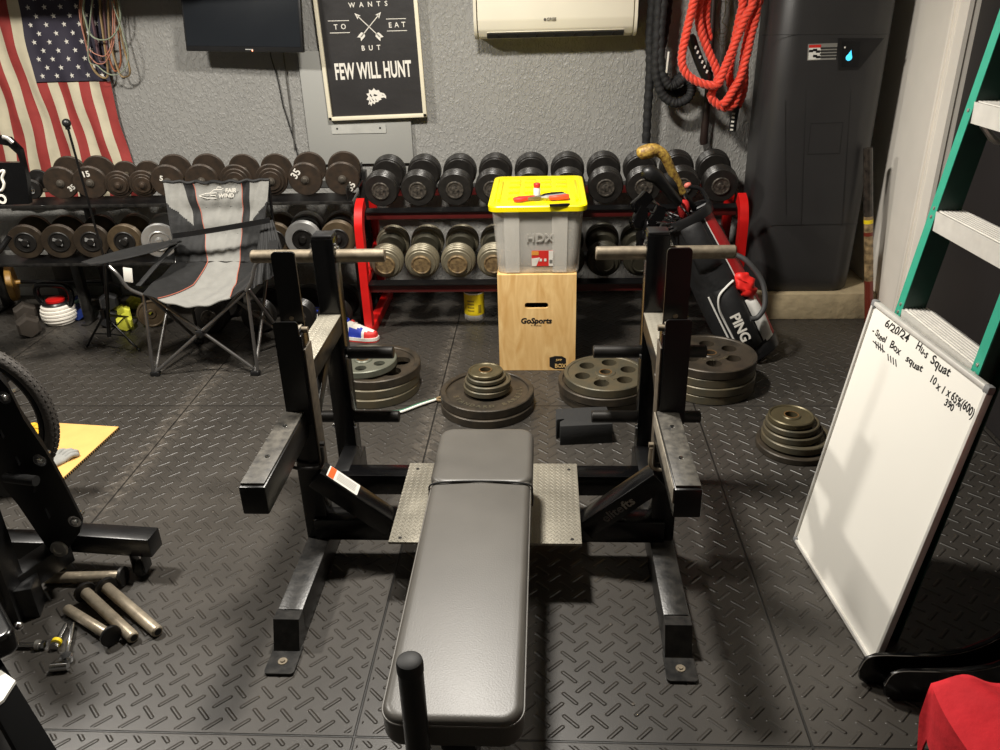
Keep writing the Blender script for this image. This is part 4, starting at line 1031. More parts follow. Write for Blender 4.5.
# printed pole standing in the corner
q = P(869, 323, Z=0); top = P(868, 160, Y=q.y + .05)
pl = thing('printed_pole', 'glossy pole with a colourful print above and red brown below, standing beside the tank', 'pole', (q.x, q.y, 0))
ax0 = V((q.x, q.y, 0)); ax1 = P(868, 148, Y=q.y + .055)
def onp(t): return ax0.lerp(ax1, t)
b = MB(); b.tube([onp(0), onp(.005), onp(.26)], [.020, .024, .024], 20); part(b, 'red_shaft', M_BAT, pl, True)
mp = mat('dark printed wrap', (30, 27, 25), .18, 0, .2, 30, rgb2=(176, 150, 110), amount=.68)
b = MB(); b.tube([onp(.26), onp(.63)], .0243, 20); pr = part(b, 'printed_wrap', mp, pl, True)
mp2 = mat('black printed wrap', (18, 17, 17), .2, 0, .2, 40, rgb2=(62, 56, 50), amount=.8)
b = MB(); b.tube([onp(.63), onp(1)], .0242, 20); part(b, 'dark_wrap', mp2, pl, True)
for t, mm in ((.262, M_TAN), (.36, M_TAN), (.52, M_BAT), (.59, M_YEL2)):
    b = MB(); b.tube([onp(t), onp(t + .022)], .0246, 20); part(b, 'printed_band', mm, pl, True)

# unseen shelf, added to shade the top of the flag and the wall
sh = thing('shade_shelf', 'unseen black shelf added to shade the flag top and the wall by the television', 'shelf', (-2.5, WALL_Y, 1.98))
b = MB(); b.box((-2.52, (4.40 + WALL_Y) / 2, 1.99), (1.9, WALL_Y - 4.40, .025), None, .003); part(b, 'board', M_BPL, sh, True)
for x in (-3.3, -2.5, -1.7):
    b = MB(); b.span((x, WALL_Y - .01, 2.05), (x, WALL_Y - .01, 2.5), .03, .03, up=(0, 1, 0)); b.span((x, WALL_Y - .02, 2.48), (x, 4.46, 2.02), .025, .03); part(b, 'bracket', M_BLK, sh, True)
# ------------------------------------------------------------------ folding camp chair
FLc, FRc = V((-2.055, 3.81, 0)), V((-1.520, 3.815, 0))
BLc, BRc = V((-1.985, 4.235, 0)), V((-1.475, 4.235, 0))
ch = thing('folding_chair', 'grey and black folding camp chair standing before the black rack', 'folding chair', (-1.77, 4.0, 0))
SFL, SFR = P(142, 293, Y=3.76), P(246, 289, Y=3.78)
TL, TR_ = P(163, 182, Y=4.27), P(269, 180, Y=4.27)
SBL, SBR = P(199, 268, Y=4.13), P(244, 266, Y=4.13)
SBLo, SBRo = P(176, 262, Y=4.15), P(262, 262, Y=4.15)
def chtube(a, c, r=.0085, name='leg', mm=M_GUN):
    b = MB(); b.cyl(a, c, r, seg=12); return part(b, name, mm, ch, True)
up = V((0, 0, .018))
chtube(FLc + up, SFR + V((-.01, .01, -.02))); chtube(FRc + up + V((0, .018, 0)), SFL + V((.02, .03, -.02)))
chtube(FLc + up + V((-.012, 0, 0)), SFL + V((.0, .01, -.01))); chtube(FRc + up + V((.012, 0, 0)), SFR + V((.0, .01, -.01)))
chtube(FLc + up, SBLo + V((-.02, .06, .0))); chtube(FRc + up, SBRo + V((.02, .06, .0)))
chtube(BLc + up, SFL + V((.0, .03, -.01))); chtube(BRc + up, SFR + V((.0, .03, -.01)))
chtube(BLc + up, SBRo + V((.0, .06, -.02))); chtube(BRc + up + V((0, .02, 0)), SBLo + V((.0, .08, -.02)))
chtube(BLc + up, TL + V((.01, .02, 0)), .008, 'back_pole', M_BLK); chtube(BRc + up, TR_ + V((-.01, .02, 0)), .008, 'back_pole', M_BLK)
for p in (FLc, FRc, BLc, BRc):
    b = MB(); b.box(p + V((0, 0, .013)), (.05, .034, .026), None, .007); part(b, 'foot', M_BPL, ch, True)
b = MB(); q = (FLc + up + SFR) / 2; b.box((FLc + FRc + SFL + SFR) / 4 + V((0, 0, .005)), (.036, .04, .036), None, .01); part(b, 'joint', M_BPL, ch, True)
# back panel
def lerp(a, c, t): return a + (c - a) * t
def backpt(u, v, off=0.):          # u 0..1 across, v 0 top .. 1 bottom
    top = lerp(TL, TR_, u); bot = lerp(SBLo, SBRo, u); 
    p = lerp(top, bot, v)
    k = math.sin(PI * u)
    p.y += .05 * k * math.sin(PI * min(1, v * .9 + .1)) - off
    p.z += (-.012 + .006 * math.cos(u * 40)) * (1 - v) * k
    p.y += .006 * math.sin(u * 50 + v * 7) * (1 - .5 * v) + .008 * math.sin(v * 21) * k
    return p
def bandL(v): return .185 + .19 * v - .05 * v * v      # black strap, left edge .. grey middle left edge
def bcol(u, v):
    l0, l1 = .185 + .09 * v, .27 + .10 * v; r0, r1 = .735 + .01 * v, .82 + .0 * v
    if l1 < u < r0: return 0
    if l0 < u <= l1 or r0 <= u < r1: return 1
    d = (l0 - u) / l0 if u <= l0 else (u - r1) / (1 - r1)
    return 0 if v < .56 - .30 * d else 1
def warp(u, v, kn, ed):
    for i in range(len(kn) - 1):
        if u <= kn[i + 1] + 1e-9: return lerp(ed(v)[i], ed(v)[i + 1], (u - kn[i]) / (kn[i + 1] - kn[i]))
BK, BE = (0, .2, .3, .7, .8, 1), lambda v: (0, .185 + .09 * v, .27 + .10 * v, .735 + .01 * v, .82, 1)
b = MB(); b.grid(lambda u, v: backpt(warp(u, v, BK, BE), v), 80, 64, mi=lambda u, v: bcol(warp(u, v, BK, BE), v)); b.thicken(.006); bk = part(b, 'backrest', [M_GFAB, M_BFAB], ch, True, sm=80)
b = MB(); b.tube([backpt(u / 40, 0) + V((0, -.004, .004)) for u in range(41)], .008, 6); part(b, 'top_binding', M_BFAB, bk, True)
for f in (lambda v: .27 + .10 * v, lambda v: .735 + .01 * v):
    b = MB(); b.tube([backpt(f(v / 30), v / 30, .006) for v in range(31)], .0025, 6); part(b, 'piping', M_PIPING, bk, True)
for v in (.33, .66):
    b = MB(); b.tube([backpt(u, v, .004) for u in [.29 + .44 * k / 16 for k in range(17)]], .0022, 5); part(b, 'stitched_seam', MATS['dark moulded groove'], bk, True)
# black elastic strap across the back
b = MB(); A0, A1 = P(173, 236, Y=4.09), P(270, 220, Y=4.11)
b.grid(lambda u, v: lerp(A0, A1, u) + V((0, -.015 * math.sin(PI * u), (.5 - v) * .028)), 12, 2); b.thicken(.004); part(b, 'strap', M_BPL, ch, True)
# logo: a sail outline and two short words
fr = facing(backpt(.50, .17, .024), TR_ - TL, (0, -1, -.10))
lg = MB()
for pts in ([(-.10, 0), (-.06, .014), (0, .016), (0, .010)], [(-.10, 0), (-.06, -.012), (-.01, -.014), (-.01, .002), (-.04, .004)], [(-.035, .016), (-.01, .034), (.03, .034), (.04, .04)], [(.0, .034), (.012, .048), (.03, .046)]):
    lg.tube([fr @ V((x, y, 0)) for x, y in pts], .0021, 5)
lg.merge(text_bm('FAIR', .030, .0004, bold=.001, shear=.3), fr @ TR(.075, .028, 0)); lg.merge(text_bm('WIND', .030, .0004, bold=.001, shear=.3), fr @ TR(.045, .0, 0))
part(lg, 'logo', M_INK, bk, True)
# seat
def seatpt(u, v, off=0.):          # v 0 back .. 1 front
    p = lerp(lerp(SBLo, SBRo, u), lerp(SFL, SFR, u), v); k = math.sin(PI * u)
    p.z -= (.072 * k) * min(1, v * 2.2) - off
    p.y -= .06 * k * max(0, v - .6)
    p.z += .004 * math.sin(u * 30 + v * 11); return p
def scol(u, v): return 0 if (.37 - .22 * v * v) < u < (.745 + .10 * v) else 1
SK, SE = (0, .3, .8, 1), lambda v: (0, .37 - .22 * v * v, .745 + .10 * v, 1)
b = MB(); b.grid(lambda u, v: seatpt(warp(u, v, SK, SE), v), 60, 40, mi=lambda u, v: scol(warp(u, v, SK, SE), v)); b.thicken(.005); se = part(b, 'seat', [M_GFAB, M_BFAB], ch, True, sm=80)
for f in (lambda v: .37 - .22 * v * v, lambda v: .745 + .10 * v):
    b = MB(); b.tube([seatpt(f(v / 30), v / 30, .005) for v in range(31)], .0025, 6); part(b, 'piping', M_PIPING, se, True)
# gathered side panels between seat and back
for a0, a1, a2, a3 in ((P(262, 222, Y=4.19), P(273, 220, Y=4.17), P(250, 290, Y=3.86), P(289, 268, Y=4.02)),):
    def sp_(u, v):
        p = lerp(lerp(a0, a1, u), lerp(a2, a3, u), v); p.x += .007 * v * math.sin(u * 30); p.y += .012 * v * math.cos(u * 30); return p
    b = MB(); b.grid(sp_, 40, 12); b.thicken(.004); part(b, 'side_panel', M_BFAB, ch, True, sm=80)
# armrests
ARL0, ARL1 = P(86, 263, Y=3.76), P(178, 240, Y=4.14)
def arm(u, v):
    p = lerp(ARL0, ARL1, u); w = .115 * math.sin(PI * min(1, .18 + u * .65)) ; d = V((.9, -.5, 0)).normalized()
    p = p + d * (v - .5) * w * (1.3 if u < .8 else 1.0); p.z -= .022 * math.sin(PI * u) * math.sin(PI * v) - .0; return p
b = MB(); b.grid(arm, 24, 8); b.thicken(.007); al = part(b, 'armrest', M_BFAB, ch, True, sm=80)
b = MB(); b.tube(smooth_path([P(109, 266, Y=3.72), P(118, 275, Y=3.72), P(128, 288, Y=3.73), SFL + V((0, 0, -.01))], 5), .009, 10); part(b, 'arm_tube', M_GUN, al, True)
b = MB(); b.box(P(128, 275, Y=3.80), (.045, .003, .075), RY(.15), .001); part(b, 'care_tag', M_WPL, al, True, label='white care tag')
ARR0, ARR1 = P(270, 259, Y=3.78), P(274, 238, Y=4.14)
b = MB(); b.grid(lambda u, v: lerp(ARR0, ARR1, u) + V(((v - .5) * .05, 0, -.02 * math.sin(PI * u))), 16, 8); b.thicken(.007); ar_ = part(b, 'armrest', M_BFAB, ch, True, sm=80)
b = MB(); b.tube(smooth_path([P(268, 259, Y=3.74), P(256, 264, Y=3.75), P(252, 280, Y=3.76), SFR + V((0, 0, -.01))], 5), .009, 10); part(b, 'arm_tube', M_GUN, ar_, True)
b = MB(); b.span(P(178, 240, Y=4.15), P(138, 286, Y=3.80), .03, .006, bev=.002); part(b, 'arm_strap', M_BFAB, al, True)

# tripod stand with a slim rod
f0 = P(107, 328, Y=4.13); base = V((f0.x, 4.13, 0))
ts = thing('tripod_stand', 'slim black tripod stand with a ball tipped rod, left of the folding chair', 'stand', base)
topp = P(66.5, 123, Y=4.05); mid = P(105, 262, Y=4.10)
b = MB(); b.cyl((base.x, base.y, .09), mid, .011, seg=12); part(b, 'lower_tube', M_BLK, ts, True)
b = MB(); b.cyl(mid - V((0, 0, .02)), mid + V((0, 0, .03)), .016, seg=14); part(b, 'clamp', M_BPL, ts, True)
b = MB(); b.cyl(mid, topp, .006, seg=10); rd = part(b, 'rod', M_BLK, ts, True)
b = MB(); b.sphere(topp, .021, 16, 10); b.cyl(topp - (topp - mid).normalized() * .03, topp, .012, seg=12); part(b, 'ball_tip', M_BPL, rd, True)
for x, y in ((87, 346), (139, 350), (138, 318)):
    p = P(x, y, Z=.008); b = MB(); b.tube([V((base.x, base.y, .22)), p], [.008, .006], 10); lg_ = part(b, 'leg', M_BLK, ts, True)
    b = MB(); b.cyl(V((base.x, base.y, .105)), lerp(V((base.x, base.y, .22)), p, .6), .004, seg=8); part(b, 'strut', M_BLK, lg_, True)
    b = MB(); b.sphere(p + V((0, 0, .002)), .010, 10, 6); part(b, 'rubber_foot', M_RUB, lg_, True)
b = MB(); b.cyl((base.x, base.y, .20), (base.x, base.y, .25), .017, seg=12); part(b, 'collar', M_BPL, ts, True)

# ------------------------------------------------------------------ plyometric box, tote, canister
bx0, bx1, by, bz = -.239, .152, 3.86, .523
pb2 = thing('plyo_box', 'plywood jump box with a hand slot, standing before the red rack', 'box', ((bx0 + bx1) / 2, by + .23, 0))
wd = bx1 - bx0; cx = (bx0 + bx1) / 2
slot = P(536.5, 305.5, Y=by); k = slot.z
hole = [(x + slot.x - cx, z + k) for x, z in rrect(.118, .030, .013, 4)]
b = MB(); b.prism([(-wd / 2, 0.002), (wd / 2, 0.002), (wd / 2, bz), (-wd / 2, bz)], .018, facing((cx, by + .018, 0), (1, 0, 0), (0, -1, 0)), [hole]); fp = part(b, 'front_panel', M_PLY, pb2, True)
for X in (bx0 + .009, bx1 - .009):
    b = MB(); b.box((X, by + .2105, bz / 2 + .001), (.018, .384, bz - .002)); part(b, 'side_panel', M_PLY, pb2, True)
b = MB(); b.box((cx, by + .2105, bz - .009), (wd - .037, .384, .018)); part(b, 'top_panel', M_PLY, pb2, True)
b = MB(); b.box((cx, by + .412, bz / 2 + .001), (wd, .018, bz - .002)); part(b, 'back_panel', M_PLY, pb2, True)
b = MB(); q = P(536, 321, Y=by - .001); b.merge(text_bm('GoSports', .040, .0003, bold=.0014, shear=.15), FRONT(q)); part(b, 'lettering', M_MARK, fp, True)

b = MB(); b.merge(text_bm('F I T N E S S', .010, .0003), FRONT(q - V((0, 0, .025)))); part(b, 'small_lettering', M_MARK, fp, True)
lo = P(549, 373, Y=by - .0005)
l = [(549.5, 366.5), (549.5, 357.5), (555, 356), (562, 356.2), (566, 358.5), (566, 369), (554.5, 369)]
b = MB(); b.prism([(p.x, p.z) for p in [P(x, y, Y=by - .0005) for x, y in l]], .0004, facing((0, by - .0002, 0), (1, 0, 0), (0, -1, 0))); lgm = part(b, 'stencil', M_MARK, fp, True)
b = MB(); q = P(560.3, 366, Y=by - .0012); b.merge(text_bm('BOX', .030, .0003, bold=.001, sx=.9), FRONT(q)); q = P(559, 360, Y=by - .0012); b.merge(text_bm('JUMP', .013, .0003, bold=.0006), FRONT(q)); part(b, 'stencil_letters', mat('bare ply print', (214, 176, 112), .5), lgm, True)
# storage tote
t0x, t1x, ty, tz, tb = -.272, .197, 3.832, .858, .645
to = thing('storage_tote', 'clear plastic storage tote with a bright yellow lid, standing on the plywood box', 'storage bin', (cx, 4.1, bz))
tcx = (t0x + t1x) / 2
def tloop(z, k, grow=0):
    w, d = (t1x - t0x) * k, tb * k
    return [(p[0] + tcx - cx + .002 * (1 - k), p[1] + ty + tb / 2 - 4.1, z) for p in rrect(w + grow, d + grow, .045, 6)]
b = MB(); vs = []; hts = [(0, .845), (.012, .86), (.10, .875), (.28, .925), (.332, .94)]; n = len(tloop(0, 1))
for z, kk in hts: vs += tloop(z, kk)
for z, kk in reversed(hts): vs += tloop(z + (.0035 if z == 0 else 0), kk, -.007)
L2 = len(hts) * 2; fs = []
for i in range(L2 - 1):
    for j in range(n): fs.append((i * n + j, i * n + (j + 1) % n, (i + 1) * n + (j + 1) % n, (i + 1) * n + j))
fs += [tuple(range(n))[::-1], tuple((L2 - 1) * n + j for j in range(n))]
b.add(vs, fs); bd = part(b, 'bin_body', M_TOTE, to, sm=50)
yf = lambda z: ty + tb / 2 - tb * .5 * (.86 + (z / .332) * .08) - 4.1
for X in (-.118, .112):
    b = MB(); b.grid(lambda u, v: V((X - .034 * (1 + .1 * v) + .068 * (1 + .1 * v) * u, yf(v * .31 + .01) - .006, v * .31 + .01)), 4, 8); b.thicken(.004); part(b, 'rib', M_TOTE, bd)
    b = MB(); b.box((X * 1.02, yf(.32) - .012, .322), (.075, .012, .006), None, .001); part(b, 'latch', M_WPL, bd)
b = MB(); vs = []
for z, kk, g in ((.322, 1., -.012), (.322, 1., .0), (.345, 1., .004), (.350, 1., -.004), (.350, 1., -.045), (.343, 1., -.060)): vs += tloop(z, kk, g)
L2 = 6; fs = []
for i in range(L2 - 1):
    for j in range(n): fs.append((i * n + j, i * n + (j + 1) % n, (i + 1) * n + (j + 1) % n, (i + 1) * n + j))
fs += [tuple((L2 - 1) * n + j for j in range(n)), tuple(range(n))[::-1]]
b.add(vs, fs); ld = part(b, 'lid', M_YEL, to)
# raised ribs on the lid
for y in (-.14, -.02, .10, .20):
    for x in (-.12, -.04, .04, .12):
        b = MB(); b.box((x + tcx - cx, y + ty + tb / 2 - 4.1 + .02, .3455), (.055, .075, .007), None, .003); part(b, 'raised_panel', M_YEL, ld)
for x in (-.19, .19):
    b = MB(); b.box((x + tcx - cx, ty + tb / 2 - 4.1, .348), (.014, .40, .012), None, .004); part(b, 'lid_rib', M_YEL, ld)
# sticker and embossed name
fr = facing((tcx - cx + .022, yf(.085) - .004, .072 + .01), (1, 0, 0), (0, -1, -.12))
b = MB(); b.prism(rrect(.105, .082, .004, 3), .0012, fr); sk = part(b, 'sticker', M_STICK, bd, label='red and white maker sticker')
b = MB(); b.box((.042, 0, .0014), (.022, .080, .0006)); b.prism([(-.052, -.04), (-.03, -.04), (-.012, .005), (-.052, .0)], .0006, TR(0, 0, .0012))
for kx in range(3): b.box((-.03 + .022 * kx, -.008, .0019), (.012, .014, .0006))
b.bm.transform(fr); part(b, 'sticker_white', M_INK, sk)
b = MB(); b.box((-.035, .028, .0016), (.034, .02, .0006)); b.bm.transform(fr); part(b, 'sticker_orange', mat('orange sticker', (222, 150, 66), .5), sk)
b = MB()
for kx in range(4): b.box((.042, -.024 + kx * .005, .0021), (.015, .0022, .0004))
b.bm.transform(fr); part(b, 'bar_lines', M_MARK, sk)
fr = facing((tcx - cx + .01, yf(.17) - .004, .185), (1, 0, 0), (0, -1, -.12))
b = MB(); b.merge(text_bm('HDX', .058, .0012, bold=.001, spacing=1.1), fr); part(b, 'raised_letters', mat('pale grey raised plastic', (170, 166, 158), .4), bd)
# folded grey bag inside the tote
sx = tcx; b = MB(); vs = [(-.13, -.2, .0), (.15, -.2, 0), (.15, .18, 0), (-.13, .18, 0), (-.10, -.16, .26), (.03, -.15, .31), (.15, -.18, .22), (.14, .16, .27), (.0, .16, .31), (-.12, .15, .24)]
b.add(vs, [(0, 3, 2, 1), (0, 1, 6, 5, 4), (1, 2, 7, 6), (2, 3, 9, 8, 7), (3, 0, 4, 9), (4, 5, 8, 9), (5, 6, 7, 8)])
tbm = b.bm; bmesh.ops.subdivide_edges(tbm, edges=list(tbm.edges), cuts=3, use_grid_fill=True); bmesh.ops.smooth_vert(tbm, verts=list(tbm.verts), factor=.5, use_axis_x=True, use_axis_y=True, use_axis_z=True)
b.bm.transform(TR(tcx, ty + tb / 2, bz + .012)); solo(b, 'folded_bag', mat('grey cloth bag', (104, 102, 98), .8, 0, .2, 12), 'grey cloth bag folded inside the clear tote', 'bag', (tcx, ty + tb / 2, bz + .012), sm=70)
# things lying on the lid
lz = bz + .3492
q = P(537, 197, Z=lz)
vb = thing('pill_bottle', 'small white bottle with a red cap standing on the yellow lid', 'bottle', (q.x, q.y, lz))
b = MB(); b.lathe([(0, 0), (.015, 0), (.017, .002), (.017, .040), (.0145, .047), (.0145, .049)], 20); part(b, 'bottle_body', M_WPL, vb)
b = MB(); b.lathe([(.0, .049), (.0165, .049), (.0165, .066), (.015, .068), (0, .068)], 20); part(b, 'cap', M_STICK, vb)
q = P(541, 199, Z=lz)
pl2 = thing('pliers', 'pliers with black and silver grips lying on the yellow lid', 'pliers', (q.x, q.y, lz), .35)
for s in (-1, 1):
    b = MB(); b.tube(smooth_path([(-.01, s * .004, .010), (.03, s * .018, .011), (.08, s * .020, .012), (.125, s * .012, .012)], 4), [.006] * 3 + [.0105] * 9 + [.007], 8); part(b, 'grip', M_BPL if s > 0 else M_SILV, pl2)
b = MB(); b.prism([(-.075, -.004), (-.055, -.010), (-.015, -.015), (.005, -.010), (.005, .010), (-.015, .015), (-.055, .010), (-.075, .004)], .012, TR(0, 0, .003)); part(b, 'jaws', M_STEEL, pl2)
q = P(524, 200, Z=lz); b = MB(); b.prism([(-.055, -.02), (-.02, -.030), (.06, -.006), (.06, .012), (-.02, .022), (-.055, .006)], .016, TR(q.x, q.y, lz) @ RZ(.35)); bmesh.ops.bevel(b.bm, geom=list(b.bm.edges), offset=.003, segments=1, profile=.5, affect='EDGES')
solo(b, 'red_clamp', M_SHRED, 'red plastic hand tool lying at the left of the pliers on the yellow lid', 'tool', (q.x, q.y, lz))
q = P(559, 199, Z=lz); b = MB(); b.prism([(-.05, -.014), (.045, -.022), (.055, .022), (.01, .026), (-.05, .008)], .018, TR(q.x, q.y, lz) @ RZ(.25)); bmesh.ops.bevel(b.bm, geom=list(b.bm.edges), offset=.003, segments=1, profile=.5, affect='EDGES')
solo(b, 'tape_cutter', mat('orange red plastic', (214, 70, 40), .45), 'orange red tape cutter lying right of the pliers on the yellow lid', 'cutter', (q.x, q.y, lz))
q = P(559, 205.5, Z=lz); b = MB(); b.prism([(-.045, -.007), (.04, -.006), (.052, .002), (.04, .008), (-.045, .006)], .01, TR(q.x, q.y - .01, lz) @ RZ(.12)); solo(b, 'pocket_knife', M_BPL, 'closed black pocket knife lying at the front of the yellow lid', 'knife', (q.x, q.y, lz))
# wipes canister
q = P(475, 317, Z=0)
cn = thing('canister', 'white and yellow wipes canister standing on the floor under the red rack', 'canister', (q.x, 4.60, 0))
b = MB(); b.lathe([(0, 0), (.058, 0), (.060, .003), (.060, .178), (.056, .182), (0, .182)], 32); part(b, 'tub', M_WPL, cn)
b = MB(); b.lathe([(.0604, .036), (.0608, .038), (.0608, .164), (.0604, .166)], 32); lb = part(b, 'yellow_label', M_YEL2, cn)
b = MB()
for k in range(4): b.lathe([(.0611, .062 + .02 * k), (.0614, .064 + .02 * k), (.0614, .069 + .02 * k), (.0611, .071 + .02 * k)], 10, None, -2.2, -1.5)
b.lathe([(.0611, .05), (.0614, .052), (.0614, .10), (.0611, .102)], 8, None, -1.1, -.75)
part(b, 'label_print', mat('olive label print', (150, 128, 30), .5), lb)
b = MB(); b.lathe([(.061, .175), (.0625, .178), (.0625, .196), (.058, .202), (0, .204)], 32); part(b, 'cap', M_BPL, cn)
# running shoes
def shoe(loc, rz, label):
    t = thing('running_shoe', label, 'shoe', loc, rz, 'running shoes by the red rack foot')
    N = 18; sec = []
    def prof(t_):  # t_ 0 heel .. 1 toe : half width, height
        w = .036 + .012 * math.sin(PI * min(1, t_ * 1.05)) - .022 * max(0, (t_ - .82) / .18) ** 2 - .012 * max(0, (.1 - t_) / .1) ** 2
        h = .082 - .010 * math.sin(PI * min(1, t_ / .45)) - .050 * max(0, (t_ - .38) / .62) ** .8
        return w, h
    b = MB(); vs = []; fs = []; M_ = 14
    for i in range(N + 1):
        t_ = i / N; w, h = prof(t_)
        for k in range(M_):
            a = PI * k / (M_ - 1); vs.append((.28 * (t_ - .5), w * math.cos(a) * (1 - .35 * max(0, math.sin(a)) ** 3), .026 + h * abs(math.sin(a)) ** .7))
    for i in range(N):
        for k in range(M_ - 1): fs.append((i * M_ + k, i * M_ + k + 1, (i + 1) * M_ + k + 1, (i + 1) * M_ + k))
    fs += [tuple(range(M_)), tuple(N * M_ + k for k in range(M_))]
    b.add(vs, fs)
    for f in b.bm.faces:
        c = f.calc_center_median(); f.material_index = 1 if (c.x > -.02 and c.x < .07 and c.z < .075) else 2 if c.x > .085 and c.z < .06 else 0
    part(b, 'upper', [M_SHWH, M_BLUE, M_SHRED], t, sm=70)
    b = MB(); out = [(.28 * (i / 16 - .5) * 1.04, (prof(i / 16)[0] + .005)) for i in range(17)]; out = out + [(x, -y) for x, y in reversed(out)]
    b.prism(out, .018, TR(0, 0, .008)); part(b, 'midsole', M_SHWH, t, sm=70)
    b = MB(); b.prism([(x * .99, y * .98) for x, y in out], .009); part(b, 'outsole', M_SHRED, t, sm=70)
    b = MB(); b.lathe([(.024, .0), (.030, .004), (.030, .012), (.024, .014)], 20, TR(-.075, 0, .098) @ Matrix.Diagonal((1.5, 1, 1, 1))); part(b, 'collar', M_BLUE, t)
    b = MB(); b.lathe([(0, .0), (.024, .0)], 16, TR(-.075, 0, .108) @ Matrix.Diagonal((1.5, 1, 1, 1))); part(b, 'lining', M_MARK, t)
    b = MB()
    for k in range(4): b.tube([(.0 + .02 * k, -.022, .088 - .010 * k), (.004 + .02 * k, 0, .098 - .011 * k), (.008 + .02 * k, .022, .088 - .010 * k)], .0025, 5)
    part(b, 'laces', M_SHWH, t)
    return t
q = P(362, 336, Z=0); shoe((q.x - .03, q.y - .03, 0), -.30, 'white blue and red running shoe, nearer one, on the floor by the red rack foot')
q = P(352, 324, Z=0); shoe((q.x - .10, q.y - .05, 0), -.25, 'white and red running shoe, further one, on the floor by the red rack foot')

# ------------------------------------------------------------------ golf bag
gb0 = P(752, 336, Z=0); gbase = P(752, 330, Y=4.06); gbase.z = .0; gtop = P(686, 224, Y=4.12)
ax = (gtop - gbase); GL = ax.length; ax.normalize()
gx = V((0, 1, 0)).cross(ax).normalized(); gy = ax.cross(gx)
GM = Matrix((gx, gy, ax)).transposed().to_4x4(); GM.translation = gbase + V((0, 0, .045))
gb = thing('golf_bag', 'black red and white golf stand bag leaning between the bench and the tank', 'golf bag', gbase, GM.to_3x3().to_4x4())
gb.matrix_world = GM; WM[gb.name] = GM
# local: x across (towards upper right when seen), -y to the camera, z along the bag
def gsec(a, z):
    t = z / GL; r = (.142 + .012 * math.sin(PI * min(1, t * 1.1)) - .024 * t)
    return V((r * math.cos(a) * 1.0, r * .92 * math.sin(a), z))
def gcol(u, v):
    a = (u * 2 * PI) % (2 * PI); d = math.degrees(a)
    if v < .04: return 0
    if v > .40: return 1 if 306 < d < 345 else 2 if 303 < d <= 306 else 0
    if d > 334 or d < 25: return 1
    if 306 < d and v < .30: return 2
    return 0
b = MB(); b.grid(lambda u, v: gsec(u * 2 * PI, v * GL), 120, 48, mi=gcol)
b.mi = 0; b.lathe([(0, 0), (.12, -.004), (.142, .0)], 40)
part(b, 'bag_body', [M_BAGB, M_BAGR, M_BAGW], gb, sm=60)
b = MB(); b.lathe([(.118, GL - .03), (.130, GL - .03), (.136, GL), (.130, GL + .018), (.114, GL + .018), (.110, GL)], 40, Matrix.Diagonal((1, .94, 1, 1))); rim = part(b, 'rim', M_BPL, gb)
b = MB(); b.lathe([(0, GL - .06), (.112, GL - .05)], 32, Matrix.Diagonal((1, .92, 1, 1))); part(b, 'divider', M_MARK, gb)
for a in (.0, 1.05, 2.1):
    b = MB(); b.tube([V((-.11 * math.cos(a), -.10 * math.sin(a), GL + .006)), V((.11 * math.cos(a), .10 * math.sin(a), GL + .006))], .008, 6); part(b, 'divider_bar', M_BPL, rim)
b = MB(); b.lathe([(.0, -.045), (.12, -.045), (.146, -.03), (.149, .02), (.143, .03)], 40, Matrix.Diagonal((1, .95, 1, 1))); part(b, 'bottom_cup', M_BPL, gb)
# side pocket with white piping and name
a0 = math.radians(271)
def pk(u, v, o=.0):      # pocket surface bulging from the bag
    a = a0 + (u - .5) * .82; z = .05 + v * .36; k = max(0, math.sin(PI * u)) ** .5 * max(0, math.sin(PI * min(1, max(0, v * .94 + .03)))) ** .45
    p = gsec(a, z); n = V((math.cos(a), math.sin(a), 0)); return p + n * (.004 + .048 * k + o)
b = MB(); b.grid(lambda u, v: pk(u, v), 20, 20); b.thicken(.004); pc = part(b, 'pocket', M_BAGB, gb, sm=70)
edge = [pk(.98, 1.02, .008), pk(.6, 1.0, .008), pk(.25, .93, .008), pk(.04, .74, .008), pk(-.02, .5, .008), pk(.0, .06, .006)]
b = MB(); b.tube(smooth_path(edge, 6), .0065, 6); part(b, 'white_piping', M_BAGW, pc)
fr = facing(pk(.42, .40, .007), gsec(a0, .2) - gsec(a0, .5), V((math.cos(a0), math.sin(a0), 0)))
b = MB(); b.merge(text_bm('PING', .07, .001, bold=.002), fr); part(b, 'lettering', M_INK, pc)
# upper long pocket
def pk2(u, v):
    a = a0 - .1 + (u - .5) * .95; z = .52 + v * .26; k = max(0, math.sin(PI * u)) ** .5 * max(0, math.sin(PI * v)) ** .45
    return gsec(a, z) + V((math.cos(a), math.sin(a), 0)) * (.003 + .03 * k)
b = MB(); b.grid(pk2, 16, 16); b.thicken(.004); part(b, 'upper_pocket', M_BAGB, gb, sm=70)
